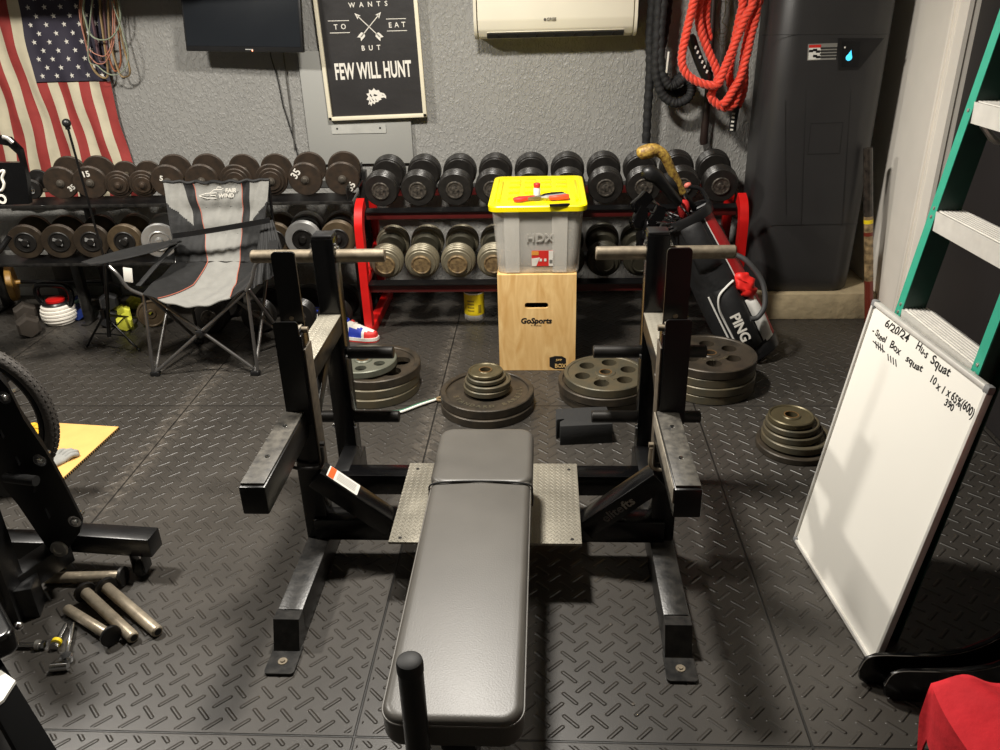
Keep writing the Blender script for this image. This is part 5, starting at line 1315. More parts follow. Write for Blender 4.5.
# white panel, red pouch, padded grey handle loop on the right flank
def pk3(u, v):
    a = math.radians(298) + (u) * .46; z = .05 + v * .24; k = max(0, math.sin(PI * u)) ** .5 * max(0, math.sin(PI * v)) ** .5
    return gsec(a, z) + V((math.cos(a), math.sin(a), 0)) * (.006 + .03 * k)
b = MB(); b.grid(pk3, 14, 14); b.thicken(.004); part(b, 'white_pocket', M_BAGW, gb, sm=70)
b = MB(); c = gsec(math.radians(316), .355) + V((.0, -.01, 0)); b.sphere(c, (.052, .035, .075), 20, 16); 
for v in b.bm.verts: v.co += V((math.sin(v.co.z * 120 + v.co.x * 60), math.cos(v.co.x * 130 + v.co.z * 50), math.sin(v.co.x * 90))) * .008
part(b, 'red_pouch', mat('bright red nylon', (224, 40, 34), .5, 0, .1, 20), gb, sm=70)
hp = [gsec(math.radians(335), .52) + V((.0, -.01, 0)), gsec(math.radians(338), .46) + V((.035, -.04, 0)), gsec(math.radians(335), .34) + V((.055, -.06, 0)), gsec(math.radians(325), .24) + V((.03, -.08, 0)), gsec(math.radians(310), .20) + V((.0, -.07, 0)), gsec(math.radians(292), .21) + V((.0, -.055, 0))]
b = MB(); b.tube([gsec(math.radians(238), .04 + .05 * k) + V((-.006, -.006, 0)) for k in range(8)], .005, 6); part(b, 'white_piping', M_BAGW, gb)
b = MB(); b.tube(smooth_path(hp, 6), .0135, 10); part(b, 'carry_handle', mat('grey padded strap', (60, 60, 60), .6), gb, sm=60)
b = MB(); b.tube(smooth_path([gsec(math.radians(20), GL - .02) + V((.01, -.01, 0)), gsec(math.radians(40), GL + .07) + V((.03, -.02, 0)), gsec(math.radians(60), GL + .12) + V((.01, -.05, 0))], 6), [.011] * 12 + [.013], 10); part(b, 'top_handle', M_BPL, gb)
b = MB(); q = gsec(math.radians(60), GL + .125) + V((.01, -.05, 0)); b.sphere(q, (.02, .012, .014), 12, 8); part(b, 'pull_tab', mat('coral plastic', (206, 110, 96), .5), gb)
# clubs standing in the bag (things of their own)
def club(px, py, Y, kind, mm, label, offs):
    tip = P(px, py, Y=Y); start = GM @ V((offs[0], offs[1], GL - .045))
    t = thing('golf_club', label, 'golf club', start, None, 'golf clubs standing in the bag')
    d = (tip - start); L = d.length; d.normalize()
    b = MB(); b.tube([start, tip], [.0055, .006], 10); part(b, 'shaft', M_CHROME, t, True)
    x = V((0, 1, 0)).cross(d).normalized(); y = d.cross(x)
    M = Matrix((x, y, d)).transposed().to_4x4(); M.translation = tip
    b = MB()
    if kind == 'cover':      # fat fabric head cover
        b.tube([M @ V(p) for p in ((0, 0, -.20), (0, 0, -.19), (0, 0, -.08), (0, 0, -.01), (-.012, 0, .03), (-.02, 0, .06), (-.02, 0, .075))], [.020, .026, .027, .034, .040, .030, .008], 16)
        part(b, 'head_cover', mm, t, True, sm=70)
    elif kind == 'gold':
        b.tube(smooth_path([M @ V((0, 0, -.235)), M @ V((0, 0, -.225)), M @ V((0, 0, -.10)), M @ V((0, 0, -.02))] + [tip + V(o) for o in ((-.03, 0, .012), (-.065, 0, .010), (-.105, 0, .0), (-.122, 0, -.008))], 4), [.014] + [.018 + .0006 * k for k in range(15)] + [.028, .031, .033, .034, .035, .035, .034, .033, .031, .028, .024, .016, .008], 16)
        part(b, 'head_cover', mm, t, True, sm=70)
    else:                    # iron: blade set across the hosel
        b.tube([M @ V((0, 0, -.02)), M @ V((0, 0, .035))], .0085, 10)
        b.prism([(0, -.012), (-.036, -.018), (-.105, .002), (-.114, .038), (-.09, .064), (-.04, .046), (0, .038)], .034, M @ RX(PI / 2) @ TR(0, .012, -.017) @ RY(.5)); bmesh.ops.bevel(b.bm, geom=list(b.bm.edges), offset=.002, segments=1, profile=.5, affect='EDGES')
        part(b, 'club_head', mm, t, True)
    return t
club(663, 153, 4.02, 'gold', M_GOLD, 'golf club under a gold brocade head cover, the tallest in the bag', (.03, -.02))
club(656, 176, 3.98, 'cover', M_BPL, 'golf club under a plain black head cover just below the gold one', (.02, -.05))
club(672, 184, 4.06, 'cover', M_BAGB, 'golf club under a black fabric cover behind the gold covered one', (.05, .03))
irons = [(650, 198, 4.02), (646, 210, 3.99), (653, 222, 3.97), (646, 232, 3.95), (664, 210, 4.05), (660, 236, 3.95)]
il = ['iron golf club with a dark head, highest of the irons', 'iron golf club, second highest iron at the left of the bag mouth', 'iron golf club in the middle of the cluster of dark heads', 'iron golf club reaching furthest left and low over the bench upright', 'iron golf club close to the black covered one', 'lowest iron golf club, just above the bench upright']
MIR = mat('black chrome club head', (46, 45, 46), .16, .9, .1, 20)
for i, (x, y, Y) in enumerate(irons): club(x, y, Y, 'iron', MIR, il[i], (-.04 + .015 * i, -.03 + .012 * (i % 3)))
for i, (a, c) in enumerate(((-.5, .04), (-.9, .05))):
    b = MB(); b.sphere(GM @ V((.0 + .03 * i, -.05, GL + .05 + .02 * i)), (.03, .03, .05), 12, 8); 
    solo(b, 'towel', mat('red towel' + str(i), (190, 32, 30), .8), ('red cloth tucked into the mouth of the golf bag, left fold', 'red cloth tucked into the mouth of the golf bag, right fold')[i], 'cloth', sm=70) if i == 0 else b.bm.free()
# ------------------------------------------------------------------ weight plates lying on the floor
def plate_thing(lab, c, z, R, T, mm, holes=0, hole_r=.03, hole_c=.11, rim=.022, hub=.045, rz=0., text=None, web=.55, group=None):
    t = thing('weight_plate', lab, 'weight plate', (c[0], c[1], z), rz, group)
    bd = part(plate_bm(R, T, rim, hub, .026, holes, hole_r, hole_c, web), 'plate_body', mm, t)
    b = MB(); b.lathe([(.0262, .002), (.0262, T + .001), (.031, T + .001), (.031, T - .001)], 24); part(b, 'bore_ring', mat('rusty bore', (122, 92, 56), .5, .4) if 'rusty bore' not in MATS else MATS['rusty bore'], t)
    if text:
        b = MB(); r = text[1]; s = text[0]
        for i, chh in enumerate(s):
            if chh == ' ': continue
            a = -PI / 2 + (i - (len(s) - 1) / 2) * text[3]
            b.merge(text_bm(chh, text[2], .0012, bold=.001), TR(r * math.cos(a), r * math.sin(a), (T + T * web) / 2 + .0008) @ RZ(a + PI / 2))
        part(b, 'cast_letters', M_PLATE if len(text) < 5 else text[4], t)
    return t
def stack(c, specs, z=0.0):
    for s in specs:
        lab, dx, dy, R, T, mm, kw = s
        plate_thing(lab, (c[0] + dx, c[1] + dy), z, R, T, mm, **kw); z += T + .0008
g = 'weight plates piled on the floor'
stack((-.845, 3.665), [
    ('large grey green plate, bottom of the pile behind the left bench uprights', -.01, -.01, .222, .045, M_PLATE, dict(group=g)),
    ('large grey green plate, middle of the pile behind the left bench uprights', -.005, .0, .220, .045, M_PLATE, dict(group=g)),
    ('large spoked brown rimmed plate under the small one, pile behind the left bench uprights', .0, .01, .222, .045, M_PLATE2, dict(group=g, holes=6, hole_r=.048, hole_c=.125, rim=.03, hub=.06)),
    ('medium grey green plate on top of the pile behind the left bench uprights', -.055, -.02, .165, .036, mat('light grey green iron', (104, 106, 94), .45, .35, .14, 20), dict(group=g, holes=6, hole_r=.028, hole_c=.098, rz=.3))])
stack((-.278, 3.47), [
    ('large brown rimmed plate, lower one of the pile in the middle of the floor', .0, -.005, .222, .042, M_PLATE2, dict(group=g)),
    ('large brown rimmed plate with raised letters, under the small plates in the middle', .0, .005, .222, .045, M_PLATE2, dict(group=g, rim=.026, hub=.05, rz=.3, web=.4, text=('STANDARD BARBELL', .155, .034, .20))),
    ('small plate, lowest of the little pile on the large middle plates', .0, .01, .112, .028, M_PLATE, dict(group=g, rim=.012, hub=.04)),
    ('small plate, second from below of the little pile on the large middle plates', .004, .012, .110, .026, M_PLATE, dict(group=g, rim=.012, hub=.04)),
    ('small plate, second from the top of the little pile on the large middle plates', -.002, .012, .092, .022, M_PLATE, dict(group=g, rim=.012, hub=.036)),
    ('smallest brass toned plate on top of the little pile in the middle', -.006, .012, .082, .020, mat('brass toned iron', (92, 84, 62), .4, .5, .15, 24), dict(group=g, rim=.012, hub=.034))])
HK = dict(holes=6, hole_r=.037, hole_c=.116, rim=.020, hub=.05)
stack((.278, 3.60), [
    ('large plate, bottom of the pile right of the plywood box', .01, .0, .222, .042, M_PLATE2, dict(group=g)),
    ('large brown rimmed plate, middle of the pile right of the plywood box', .005, -.005, .222, .042, M_PLATE2, dict(group=g)),
    ('plate with round holes on top of the pile right of the plywood box', .008, -.025, .198, .044, M_PLATE, dict(group=g, web=.8, text=('LB 35 LB', .078, .018, .18), **HK))])
stack((.80, 3.69), [
    ('large plate, bottom of the tall pile in front of the golf bag', .0, .0, .220, .043, M_PLATE, dict(group=g)),
    ('large plate, second from below of the tall pile in front of the golf bag', .003, -.003, .220, .043, M_PLATE, dict(group=g)),
    ('large plate, third from below of the tall pile in front of the golf bag', -.002, .002, .218, .043, M_PLATE, dict(group=g)),
    ('plate with round holes on top of the tall pile in front of the golf bag', .0, .004, .222, .044, M_PLATE2, dict(group=g, rz=.2, web=.8, text=('LB 45 STEEL', .082, .018, .17), **HK))])
stack((1.055, 3.10), [
    ('medium plate, bottom of the small pile left of the whiteboard', .01, .0, .162, .030, M_PLATE2, dict(group=g)),
    ('plate second from below in the small pile left of the whiteboard', .012, .01, .142, .034, M_PLATE, dict(group=g)),
    ('plate in the middle of the small pile left of the whiteboard', -.004, .012, .122, .030, M_PLATE, dict(group=g, rim=.012)),
    ('plate second from the top of the small pile left of the whiteboard', -.008, .014, .110, .028, M_PLATE, dict(group=g, rim=.012)),
    ('small brass toned plate on top of the pile left of the whiteboard', -.018, .010, .094, .026, MATS['brass toned iron'], dict(group=g, rim=.010, hub=.04))])

# foam block with a notch
c = P(584, 428, Z=.05)
b = MB(); b.prism([(-.115, -.075), (.115, -.075), (.115, .085), (.02, .085), (-.115, .085), (-.125, .0), (-.125, -.02), (-.085, -.006), (-.085, -.020), (-.11, -.03)], .096, TR(c.x + .0, c.y + .02, 0) @ RZ(.10)); bmesh.ops.bevel(b.bm, geom=list(b.bm.edges), offset=.004, segments=2, profile=.5, affect='EDGES')
solo(b, 'foam_block', M_FOAM, 'dark grey notched foam press block on the floor before the holed plates', 'foam block', (c.x, c.y + .02, 0))
# braided strap lying by the plates
a, c = P(402, 411, Z=.012), P(437, 399, Z=.012)
st = thing('nylon_strap', 'short green and white corded strap with a brown end ring on the floor', 'strap', lerp(a, c, .5))
for k, mm in ((-.006, M_WPL), (.006, mat('green cord', (50, 110, 84), .7))):
    b = MB(); o_ = V((0, k, 0)); b.tube(smooth_path([a + o_ + V((-.05, -.012, 0)), a + o_, lerp(a, c, .5) + o_ + V((0, .006, 0)), c + o_ * .3], 5), .006, 8); part(b, 'cord', mm, st, True)
b = MB(); b.tube([c + V((.018 + .018 * math.cos(t), .016 * math.sin(t), 0)) for t in [2 * PI * i / 16 for i in range(16)]], .007, 8, closed=True); part(b, 'end_ring', M_TAN, st, True)

# ------------------------------------------------------------------ whiteboard, ladder
B0, B1 = V((.890, 2.446, .0)), V((.955, 1.836, .0)); e = (B1 - B0); bw = e.length; e.normalize()
nn = V((-e.y, e.x, 0)); nn = nn if nn.x > 0 else -nn
ph_ = math.radians(8.3); u = V((0, 0, 1)) * math.cos(ph_) + nn * math.sin(ph_); bh = .92
fn = e.cross(u); fn = fn if fn.x < 0 else -fn
WB = Matrix((e, u, fn)).transposed().to_4x4(); WB.translation = B0 + V((0, 0, .003))
wb = thing('whiteboard', 'whiteboard with handwritten notes leaning against the green ladder', 'whiteboard', B0, WB.to_3x3().to_4x4()); wb.matrix_world = WB; WM[wb.name] = WB
b = MB(); b.box((bw / 2, bh / 2, -.007), (bw - .012, bh - .012, .012)); sf = part(b, 'writing_surface', M_BOARD, wb)
for c, s in (((bw / 2, .007, -.004), (bw - .02, .014, .020)), ((bw / 2, bh - .007, -.004), (bw - .02, .014, .020)), ((.006, bh / 2, -.004), (.012, bh - .02, .020)), ((bw - .006, bh / 2, -.004), (.012, bh - .02, .020))):
    b = MB(); b.box(c, s, None, .003); part(b, 'frame_bar', M_TRD, wb)
for x in (0.009, bw - .009):
    for y in (.009, bh - .009):
        b = MB(); b.box((x, y, -.004), (.024, .024, .0215), None, .006); part(b, 'corner_cap', mat('grey plastic corner', (120, 120, 120), .5) if 'grey plastic corner' not in MATS else MATS['grey plastic corner'], wb)
MI = WB.inverted()
def wbp(px, py):           # where a photo position falls on the board
    o = V((0, 0, CAM_H)); d = cam2world(V((px - 500, py - 375, F_PX))); o2 = MI @ o; d2 = MI.to_3x3() @ d
    t = (-.0008 - o2.z) / d2.z; q = o2 + d2 * t; return q.x, q.y
b = MB()
def hand(s, p0, p1, h, shear=.15, bold=.0008):
    p0, p1 = (p0[0] - 1, p0[1] + 3), (p1[0] - 1, p1[1] + 3); h *= .86; a, c = wbp(*p0), wbp(*p1); tb_ = text_bm(s, h, .0002, bold=bold, shear=shear, align='LEFT')
    w = max(v.co.x for v in tb_.verts) or 1; L = math.hypot(c[0] - a[0], c[1] - a[1])
    for v in tb_.verts: v.co.x *= L / w; v.co.y += .0022 * math.sin(v.co.x * 90)
    b = MB(); b.merge(tb_, TR(a[0], a[1], -.0008) @ RZ(math.atan2(c[1] - a[1], c[0] - a[0]))); part(b, 'handwriting', M_MARK, sf)
hand('6/20/24', (886, 320), (910, 336), .040); hand('Hu-s', (917.5, 342), (929, 352), .040, .1); hand('Squat', (932, 356), (951, 371), .042, .1)
hand('- Steel', (873.5, 327), (887, 338), .034, .1); hand('Box', (891, 341), (902, 349), .038, .1); hand('squat', (907, 355), (923.5, 367), .034, .1)
hand('10 x 1', (931, 375), (945, 388), .036, .1); hand('x 65%(600)', (948, 389), (975, 411), .040, .1); hand('390', (945.5, 399), (954.5, 406), .032, .1)
def stroke(p, q, r=.0016):
    a, c = wbp(*p), wbp(*q); b = MB(); b.tube([(a[0], a[1], -.0004), (c[0], c[1], -.0004)], r, 6); part(b, 'tally_stroke', M_MARK, sf)
for k in range(4): stroke((876 + 2.2 * k, 341 + 1.2 * k), (876.5 + 2.2 * k, 348 + 1.5 * k))
stroke((873, 341), (885, 352)); 
for k in range(4): stroke((888 + 2.6 * k, 354 + 1.8 * k), (888.6 + 2.6 * k, 360.5 + 2 * k))

# A frame ladder
la = thing('step_ladder', 'green fibreglass step ladder with aluminium treads, opened beside the black doors', 'ladder', (.952, 2.42, 0))
tl = math.tan(math.radians(7.6)); X0 = .952
yfar, ynear = 2.42, 1.955
def rail(y0, y1, sgn, nm):   # front rail, converging a little upwards
    a = V((X0, y0, 0)); c = V((X0 + tl * 1.95, y1, 1.95))
    d = (c - a).normalized(); xx = V((0, 1, 0)); w = xx.cross(d).normalized()   # w points to -x / +x
    if w.x < 0: w = -w
    M = Matrix((V((0, 1, 0)) * sgn, w, d)).transposed().to_4x4(); M.translation = a
    L = (c - a).length
    b = MB(); b.box((.0, .012, L / 2), (.036, .004, L)); fl_ = part_of(b, nm, M_GREENR, M)
    b = MB(); b.box((-.017, .045, L / 2), (.004, .066, L)); b.box((0, .078, L / 2), (.036, .004, L)); part_sub(b, 'rail_web', M_GREENSHADE, M, fl_)
    for z in (.60, .90, .925, 1.2, 1.225, 1.5):
        b = MB(); b.lathe([(0, .003), (.005, .002), (.006, 0)], 8, TR(0, .010, z) @ RX(PI / 2)); part_sub(b, 'rivet', M_ALU, M, fl_)
    return M, L
def part_of(b, nm, mm, M): b.bm.transform(M); return part(b, nm, mm, la, True)
def part_sub(b, nm, mm, M, pr): b.bm.transform(M); return part(b, nm, mm, pr, True)
rail(yfar, yfar - .03, 1, 'front_rail'); rail(ynear, ynear + .03, -1, 'front_rail')
for k in range(1, 7):
    z = .302 * k; x = X0 + tl * z; ya, yb = yfar - .02 - .004 * k, ynear + .02 + .004 * k
    b = MB(); b.box((x + .052, (ya + yb) / 2, z - .002), (.082, ya - yb, .004)); b.box((x + .011, (ya + yb) / 2, z - .028), (.004, ya - yb, .056)); b.box((x + .092, (ya + yb) / 2, z - .015), (.004, ya - yb, .03))
    tr = part(b, 'tread', M_TRD, la, True)
    b = MB()
    for j in range(7): b.box((x + .020 + .0105 * j, (ya + yb) / 2, z + .0015), (.005, ya - yb, .003))
    part(b, 'grip_ridges', M_TRD, tr, True)
xt = X0 + tl * 1.95
for y0, y1 in ((yfar - .02, yfar - .05), (ynear + .02, ynear + .05)):
    b = MB(); b.span((xt + .62, y0, .0), (xt + .10, y1, 1.93), .03, .05, up=(0, 1, 0)); part(b, 'rear_rail', M_GREENSHADE, la, True)
for z in (.35, .8, 1.25, 1.65):
    x = xt + .62 - .52 * z / 1.93; b = MB(); b.span((x, yfar - .03, z), (x, ynear + .03, z), .02, .03); part(b, 'rear_bar', M_ALU, la, True)
b = MB(); b.box((xt + .06, (yfar + ynear) / 2, 1.97), (.2, yfar - ynear - .02, .05), None, .008); part(b, 'top_cap', M_GREENR, la, True)
for y in (yfar - .04, ynear + .04):
    x0_ = X0 + tl * 1.45; b = MB(); b.tube(smooth_path([(x0_ + .05, y, 1.45), (x0_ + .12, y, 1.40), (x0_ + .28, y, 1.44)], 5), .010, 8); part(b, 'spreader', M_ALU, la, True)
q = V((X0 + tl * .84, ynear, .84)); b = MB(); b.box((q.x - .002 + .012, ynear, .80), (.003, .03, .09), RY(-.13)); part(b, 'rail_label', M_TAN, la, True, label='small brown label on the near rail')

la.rotation_euler = (0, 0, .065)
# ------------------------------------------------------------------ hockey sticks
def hockey(px, dz, Y0, label, ln):
    h0 = P(px[0], px[1], Z=0.0); t = thing('hockey_stick', label, 'hockey stick', h0, None, 'hockey sticks leaning at the right')
    x0 = h0.x; y0 = h0.y; T = .014; Hh = .085
    top = [(0, .055), (.012, .094), (.04, .110), (.12, .113), (.20, .120), (.27, .140), (.335, .185), (.40, .27), (.62, .70), (.86, 1.18)]
    bot = [(.945, 1.16), (.705, .68), (.485, .25), (.42, .12), (.37, .055), (.31, .008), (.26, .0), (.15, .0), (.03, .0), (.006, .018)]
    b = MB(); b.prism([(x * ln, z) for x, z in top + bot], T, Matrix(((1, 0, 0, x0), (0, 0, -1, y0), (0, 1, 0, 0), (0, 0, 0, 1))))
    for v in b.bm.verts: v.co.y += -.05 * max(0, (v.co.x - x0) - .1) + .02 * max(0, .1 - (v.co.x - x0))
    bmesh.ops.bevel(b.bm, geom=[e for e in b.bm.edges if abs(e.verts[0].co.y - e.verts[1].co.y) < T * .8], offset=.002, segments=1, profile=.5, affect='EDGES')
    bl_ = part(b, 'stick_body', M_BLKG, t, True)
    b = MB(); b.tube([(x0 + x * ln, y0 - T * .55 - (.05 * max(0, x * ln - .1) - .02 * max(0, .1 - x * ln)), z - .002) for x, z in smooth_path([(x, z, 0) for x, z in top], 4) for z in [z]] if False else [V((x0 + p.x * ln, y0 - T * .95 - .05 * max(0, p.x * ln - .1) + .02 * max(0, .1 - p.x * ln), p.y - .001)) for p in smooth_path([(x, z, 0) for x, z in top], 4)], .0016, 5)
    part(b, 'worn_edge', MATS['grey worn piping'], bl_, True)
    return t
hockey((855, 681), 0, 0, 'black hockey stick with its blade on the floor below the whiteboard, the further one', 1.0)
hockey((880, 697), 0, 0, 'black hockey stick with its blade on the floor below the whiteboard, the nearer one', .98)

# ------------------------------------------------------------------ red cloth over a dark bench corner, bottom right
rx, ry = .675, 1.02
sb = thing('stool', 'dark upholstered stool under the red cloth in the right foreground', 'stool', (1.0, 1.0, 0))
b = pad_bm(.79, 1.28, .72, 1.16, .48, .545, .12, .025); part(b, 'seat', M_VINYL, sb, True, sm=60)
for x in (.78, 1.20):
    for y in (.78, 1.12):
        b = MB(); b.cyl((x + .03, y, 0), (x + .03, y, .48), .02, seg=14); part(b, 'leg', M_BLK, sb, True)
b = MB(); cols = 60; rows = 48
def cloth(u, v):
    x = rx + .66 * u - .012 * math.sin(v * 9); y = 1.235 - .55 * v
    edge = .035 * math.exp(-((u - .25) / .12) ** 2) 
    z = .585 + .018 * (math.sin(u * 7 + v * 4) * .5 + .5) + .030 * math.exp(-(((u - .55) + (v - .15) * .8) / .09) ** 2) + .022 * math.exp(-(((u - .2) - (v - .1) * .5) / .06) ** 2) + .012 * math.sin(u * 19 - v * 8) * .5 + .016 * math.exp(-(((u - .38) + (v - .3) * 1.1) / .035) ** 2) - .012 * math.exp(-(((u - .62) + (v - .35) * .5) / .03) ** 2) + .014 * math.exp(-(((u - .80) - (v - .2) * .9) / .04) ** 2)
    if u < .10: z -= (.10 - u) * 1.3 * (.8 + .2 * math.sin(v * 12)); x += (.10 - u) * .85
    if v < .08: z -= (.08 - v) * 1.5; y -= (.08 - v) * .3
    return V((x, y + .03 * u * (1 - v) , z + .06 * u))
b.grid(cloth, cols, rows); b.thicken(.005); solo(b, 'red_garment', M_REDCLOTH, 'crumpled red garment thrown over the stool at the lower right', 'garment', (rx + .3, 1.0, .58), sm=80)

# ------------------------------------------------------------------ left machine: leaning bolted plates on a black base with a caster
mc = thing('plate_loaded_machine', 'black steel exercise machine with bolted side plates and a caster foot at the left', 'exercise machine', (-1.75, 2.2, 0))
b = MB(); b.span((-1.70, 2.265, .125), (-1.345, 2.235, .125), .075, .075, bev=.005); ot = part(b, 'outrigger', M_BLK, mc, True)
cq = V((-1.405, 2.215, 0))
b = MB(); b.lathe([(0, -.014), (.026, -.014), (.031, -.010), (.031, .010), (.026, .014), (0, .014)], 24, TR(cq.x, cq.y, .031) @ RY(PI / 2)); wh = part(b, 'caster', M_RUB, ot, True)
b = MB(); b.lathe([(0, .006), (.008, .006), (.010, 0)], 10, TR(cq.x + .016, cq.y, .031) @ RY(PI / 2)); b.lathe([(0, .004), (.014, .003), (.015, 0)], 14, TR(cq.x + .014, cq.y, .031) @ RY(PI / 2)); part(b, 'axle_bolt', M_CHROME, wh, True)
for q in (-.02, .02):
    b = MB(); b.box((cq.x + q, cq.y + .005, .060), (.005, .05, .075), None, .002); part(b, 'caster_fork', M_BLK, ot, True)
YP = 2.16
def mpl(l, y, t=.010): 
    b = MB(); pts = [P(x, yy, Y=y) for x, yy in l]; b.prism([(p.x, p.z) for p in pts], t, facing((0, y + t, 0), (1, 0, 0), (0, -1, 0)), holes=[]); return b
def tri(cx_, cy_, y, s=7):
    return [P(cx_ - s, cy_ - s * .8, Y=y), P(cx_ + s * .6, cy_ - s * .7, Y=y), P(cx_ - s * .1, cy_ + s * .9, Y=y)]
outl = [(-30, 350), (-6, 372), (8, 388), (24, 420), (46, 452), (66, 488), (82, 520), (80, 532), (66, 552), (56, 556), (46, 546), (18, 505), (-10, 470), (-40, 440)]
pts = [P(x, y, Y=YP) for x, y in outl]
hl = [[(p.x, p.z) for p in tri(35, 487, YP)], [(p.x, p.z) for p in tri(50, 513, YP)], [(p.x, p.z) for p in tri(20, 461, YP, 6)], [(p.x, p.z) for p in tri(4, 434, YP, 6)]]
b = MB(); b.prism([(p.x, p.z) for p in pts], .010, facing((0, YP + .010, 0), (1, 0, 0), (0, -1, 0)), hl); sp1 = part(b, 'side_plate', M_BLK, mc, True)
b = MB(); b.prism([(p.x - .05, p.z) for p in pts], .010, facing((.0, YP + .07, 0), (1, 0, 0), (0, -1, 0))); part(b, 'side_plate', M_BLK, mc, True)
for x, y, r, mm in ((4.5, 397, .0135, M_CHROME), (40, 460, .0135, M_CHROME), (75, 521, .0135, M_CHROME)):
    q = P(x, y, Y=YP); b = MB(); b.lathe([(.022, 0), (.022, .003), (r, .003), (r, .006), (r * .7, .013), (0, .015)], 18, FRONT(q)); b.cyl(q, q + V((0, .05, 0)), .008, seg=10); part(b, 'bolt', mm, sp1, True)
q = P(60, 548, Y=YP); b = MB(); b.lathe([(.028, 0), (.030, .004), (.028, .012), (.016, .013), (.015, .009), (0, .009)], 20, FRONT(q)); part(b, 'bushing', M_ALU, sp1, True)
q = P(11, 472, Y=YP); q2 = P(37, 474, Y=YP - .01); b = MB(); b.cyl((q.x, YP - .03, q.z), (q2.x + .02, YP - .05, q2.z), .017, seg=16); part(b, 'side_peg', M_RUB, sp1, True)
# base rail towards the camera and the upright at its end
r0, r1 = P(72, 545, Z=.12), P(-12, 596, Z=.12)
b = MB(); b.span((r0.x - .03, r0.y, .105), (r1.x, r1.y, .105), .08, .08, bev=.004); part(b, 'base_rail', M_BLK, mc, True)
r0, r1 = P(93, 600, Z=.05), P(20, 650, Z=.05)
b = MB(); u0 = P(22, 622, Z=.0); b.box((u0.x - .01, u0.y + .05, .06), (.10, .09, .12), RZ(.3), .006); part(b, 'base_block', M_BLK, mc, True)
c0 = P(25, 632, Z=.0); b = MB(); b.span((-1.74, 2.00, .0), (-1.79, 2.06, 1.0), .085, .085, up=(0, 1, 0)); up_ = part(b, 'upright', M_BLK, mc, True)
b = MB(); b.span((-2.1, 2.25, .105), (-1.66, 2.24, .105), .075, .075); part(b, 'base_rail', M_BLK, mc, True)
q = P(24, 506, Y=2.27); b = MB(); b.span((-2.1, 2.35, .30), (-1.72, 2.30, .30), .06, .06); part(b, 'cross_tube', M_WORN, mc, True)

# bicycle wheel beyond it
wc = V((-2.255, 2.70, .352)); Rw = .318
bw_ = thing('bicycle_wheel', 'bicycle wheel with a knobbly black tyre standing behind the left machine', 'wheel', wc, RZ(.10))
b = MB(); b.tube([(Rw * math.cos(a), 0, Rw * math.sin(a)) for a in [2 * PI * i / 96 for i in range(96)]], .026, 14, closed=True); ty_ = part(b, 'tyre', M_HOSE, bw_, sm=60)
b = MB()
for k in range(88):
    a = 2 * PI * k / 88
    for j, off in ((-1, 0), (1, .5), (0, .25)):
        aa = a + off * 2 * PI / 88; r = Rw + .026 * math.cos(j * .6); b.box((r * math.cos(aa), .026 * math.sin(j * .6), r * math.sin(aa)), (.005, .009, .008), RY(-aa) @ RZ(j * .5))
part(b, 'tread_blocks', M_HOSE, ty_)
b = MB(); b.tube([((Rw - .038) * math.cos(a), 0, (Rw - .038) * math.sin(a)) for a in [2 * PI * i / 72 for i in range(72)]], .013, 8, closed=True); part(b, 'rim', M_BLK, bw_)
b = MB(); b.cyl((0, -.05, 0), (0, .05, 0), .018, seg=16); b.cyl((0, -.035, 0), (0, -.03, 0), .028, seg=16); b.cyl((0, .03, 0), (0, .035, 0), .028, seg=16); part(b, 'hub', M_IRONH, bw_)
for k in range(28):
    a = 2 * PI * k / 28; s = 1 if k % 2 else -1; a2 = a + .5 * (1 if (k // 2) % 2 else -1)
    b = MB(); b.cyl((.026 * math.cos(a2), s * .032, .026 * math.sin(a2)), ((Rw - .045) * math.cos(a), 0, (Rw - .045) * math.sin(a)), .0014, seg=5); part(b, 'spoke', M_IRONH, bw_)

# machine head with a curved handle, upper left
hx = [P(x, y, Y=3.6) for x, y in ((-25, 206), (29, 204), (27, 180), (20, 150), (8, 138), (-4, 136), (-25, 150))]
mh = thing('cable_machine', 'black machine head with a curved grip and white marks at the left edge', 'exercise machine', (hx[0].x, 3.6, 0))
b = MB(); o2 = [(p.x, p.z) for p in hx]; inn = [(p.x, p.z) for p in [P(x, y, Y=3.6) for x, y in ((-12, 163), (20, 162.5), (17, 154), (8, 146), (-2, 144), (-12, 152))]]
b.prism(o2, .03, facing((0, 3.63, 0), (1, 0, 0), (0, -1, 0)), [inn]); bmesh.ops.remove_doubles(b.bm, verts=list(b.bm.verts), dist=1e-6); hd_ = part(b, 'head_housing', M_BLKG, mh, True)
b = MB(); b.tube(smooth_path([P(x, y, Y=3.592) for x, y in ((3, 137), (8, 138.5), (13, 143))], 5), .010, 10); part(b, 'bright_strip', M_ALU, hd_, True)  # short bright metal strip along the top of the curved grip
b = MB(); b.tube(smooth_path([P(x, y, Y=3.596) for x, y in ((-4, 173), (4, 171), (2, 178), (4, 184), (2, 190), (-4, 191))], 5), .006, 8); b.lathe([(.012, .002), (.022, .002), (.022, 0), (.012, 0)], 18, FRONT(P(2, 199, Y=3.597))); part(b, 'white_mark', M_INK, hd_, True)
b = MB(); b.span((hx[0].x - .30, 3.66, .0), (hx[0].x - .30, 3.66, hx[0].z + .05), .10, .10, up=(0, 1, 0)); b.box((hx[0].x - .14, 3.66, hx[0].z + .1), (.40, .06, .06)); b.box((hx[0].x - .36, 3.66, .02), (.3, .3, .04), None, .006); part(b, 'column', M_BLK, mh, True)
b = MB(); c1, c2, c3 = P(-6, 255, Y=3.75), P(10, 236, Y=3.80), P(26, 222, Y=3.9); b.tube(smooth_path([V((hx[0].x - .28, 3.72, c1.z - .05)), c1, c2], 5), .014, 10); part(b, 'side_arm', M_BLK, mh, True)

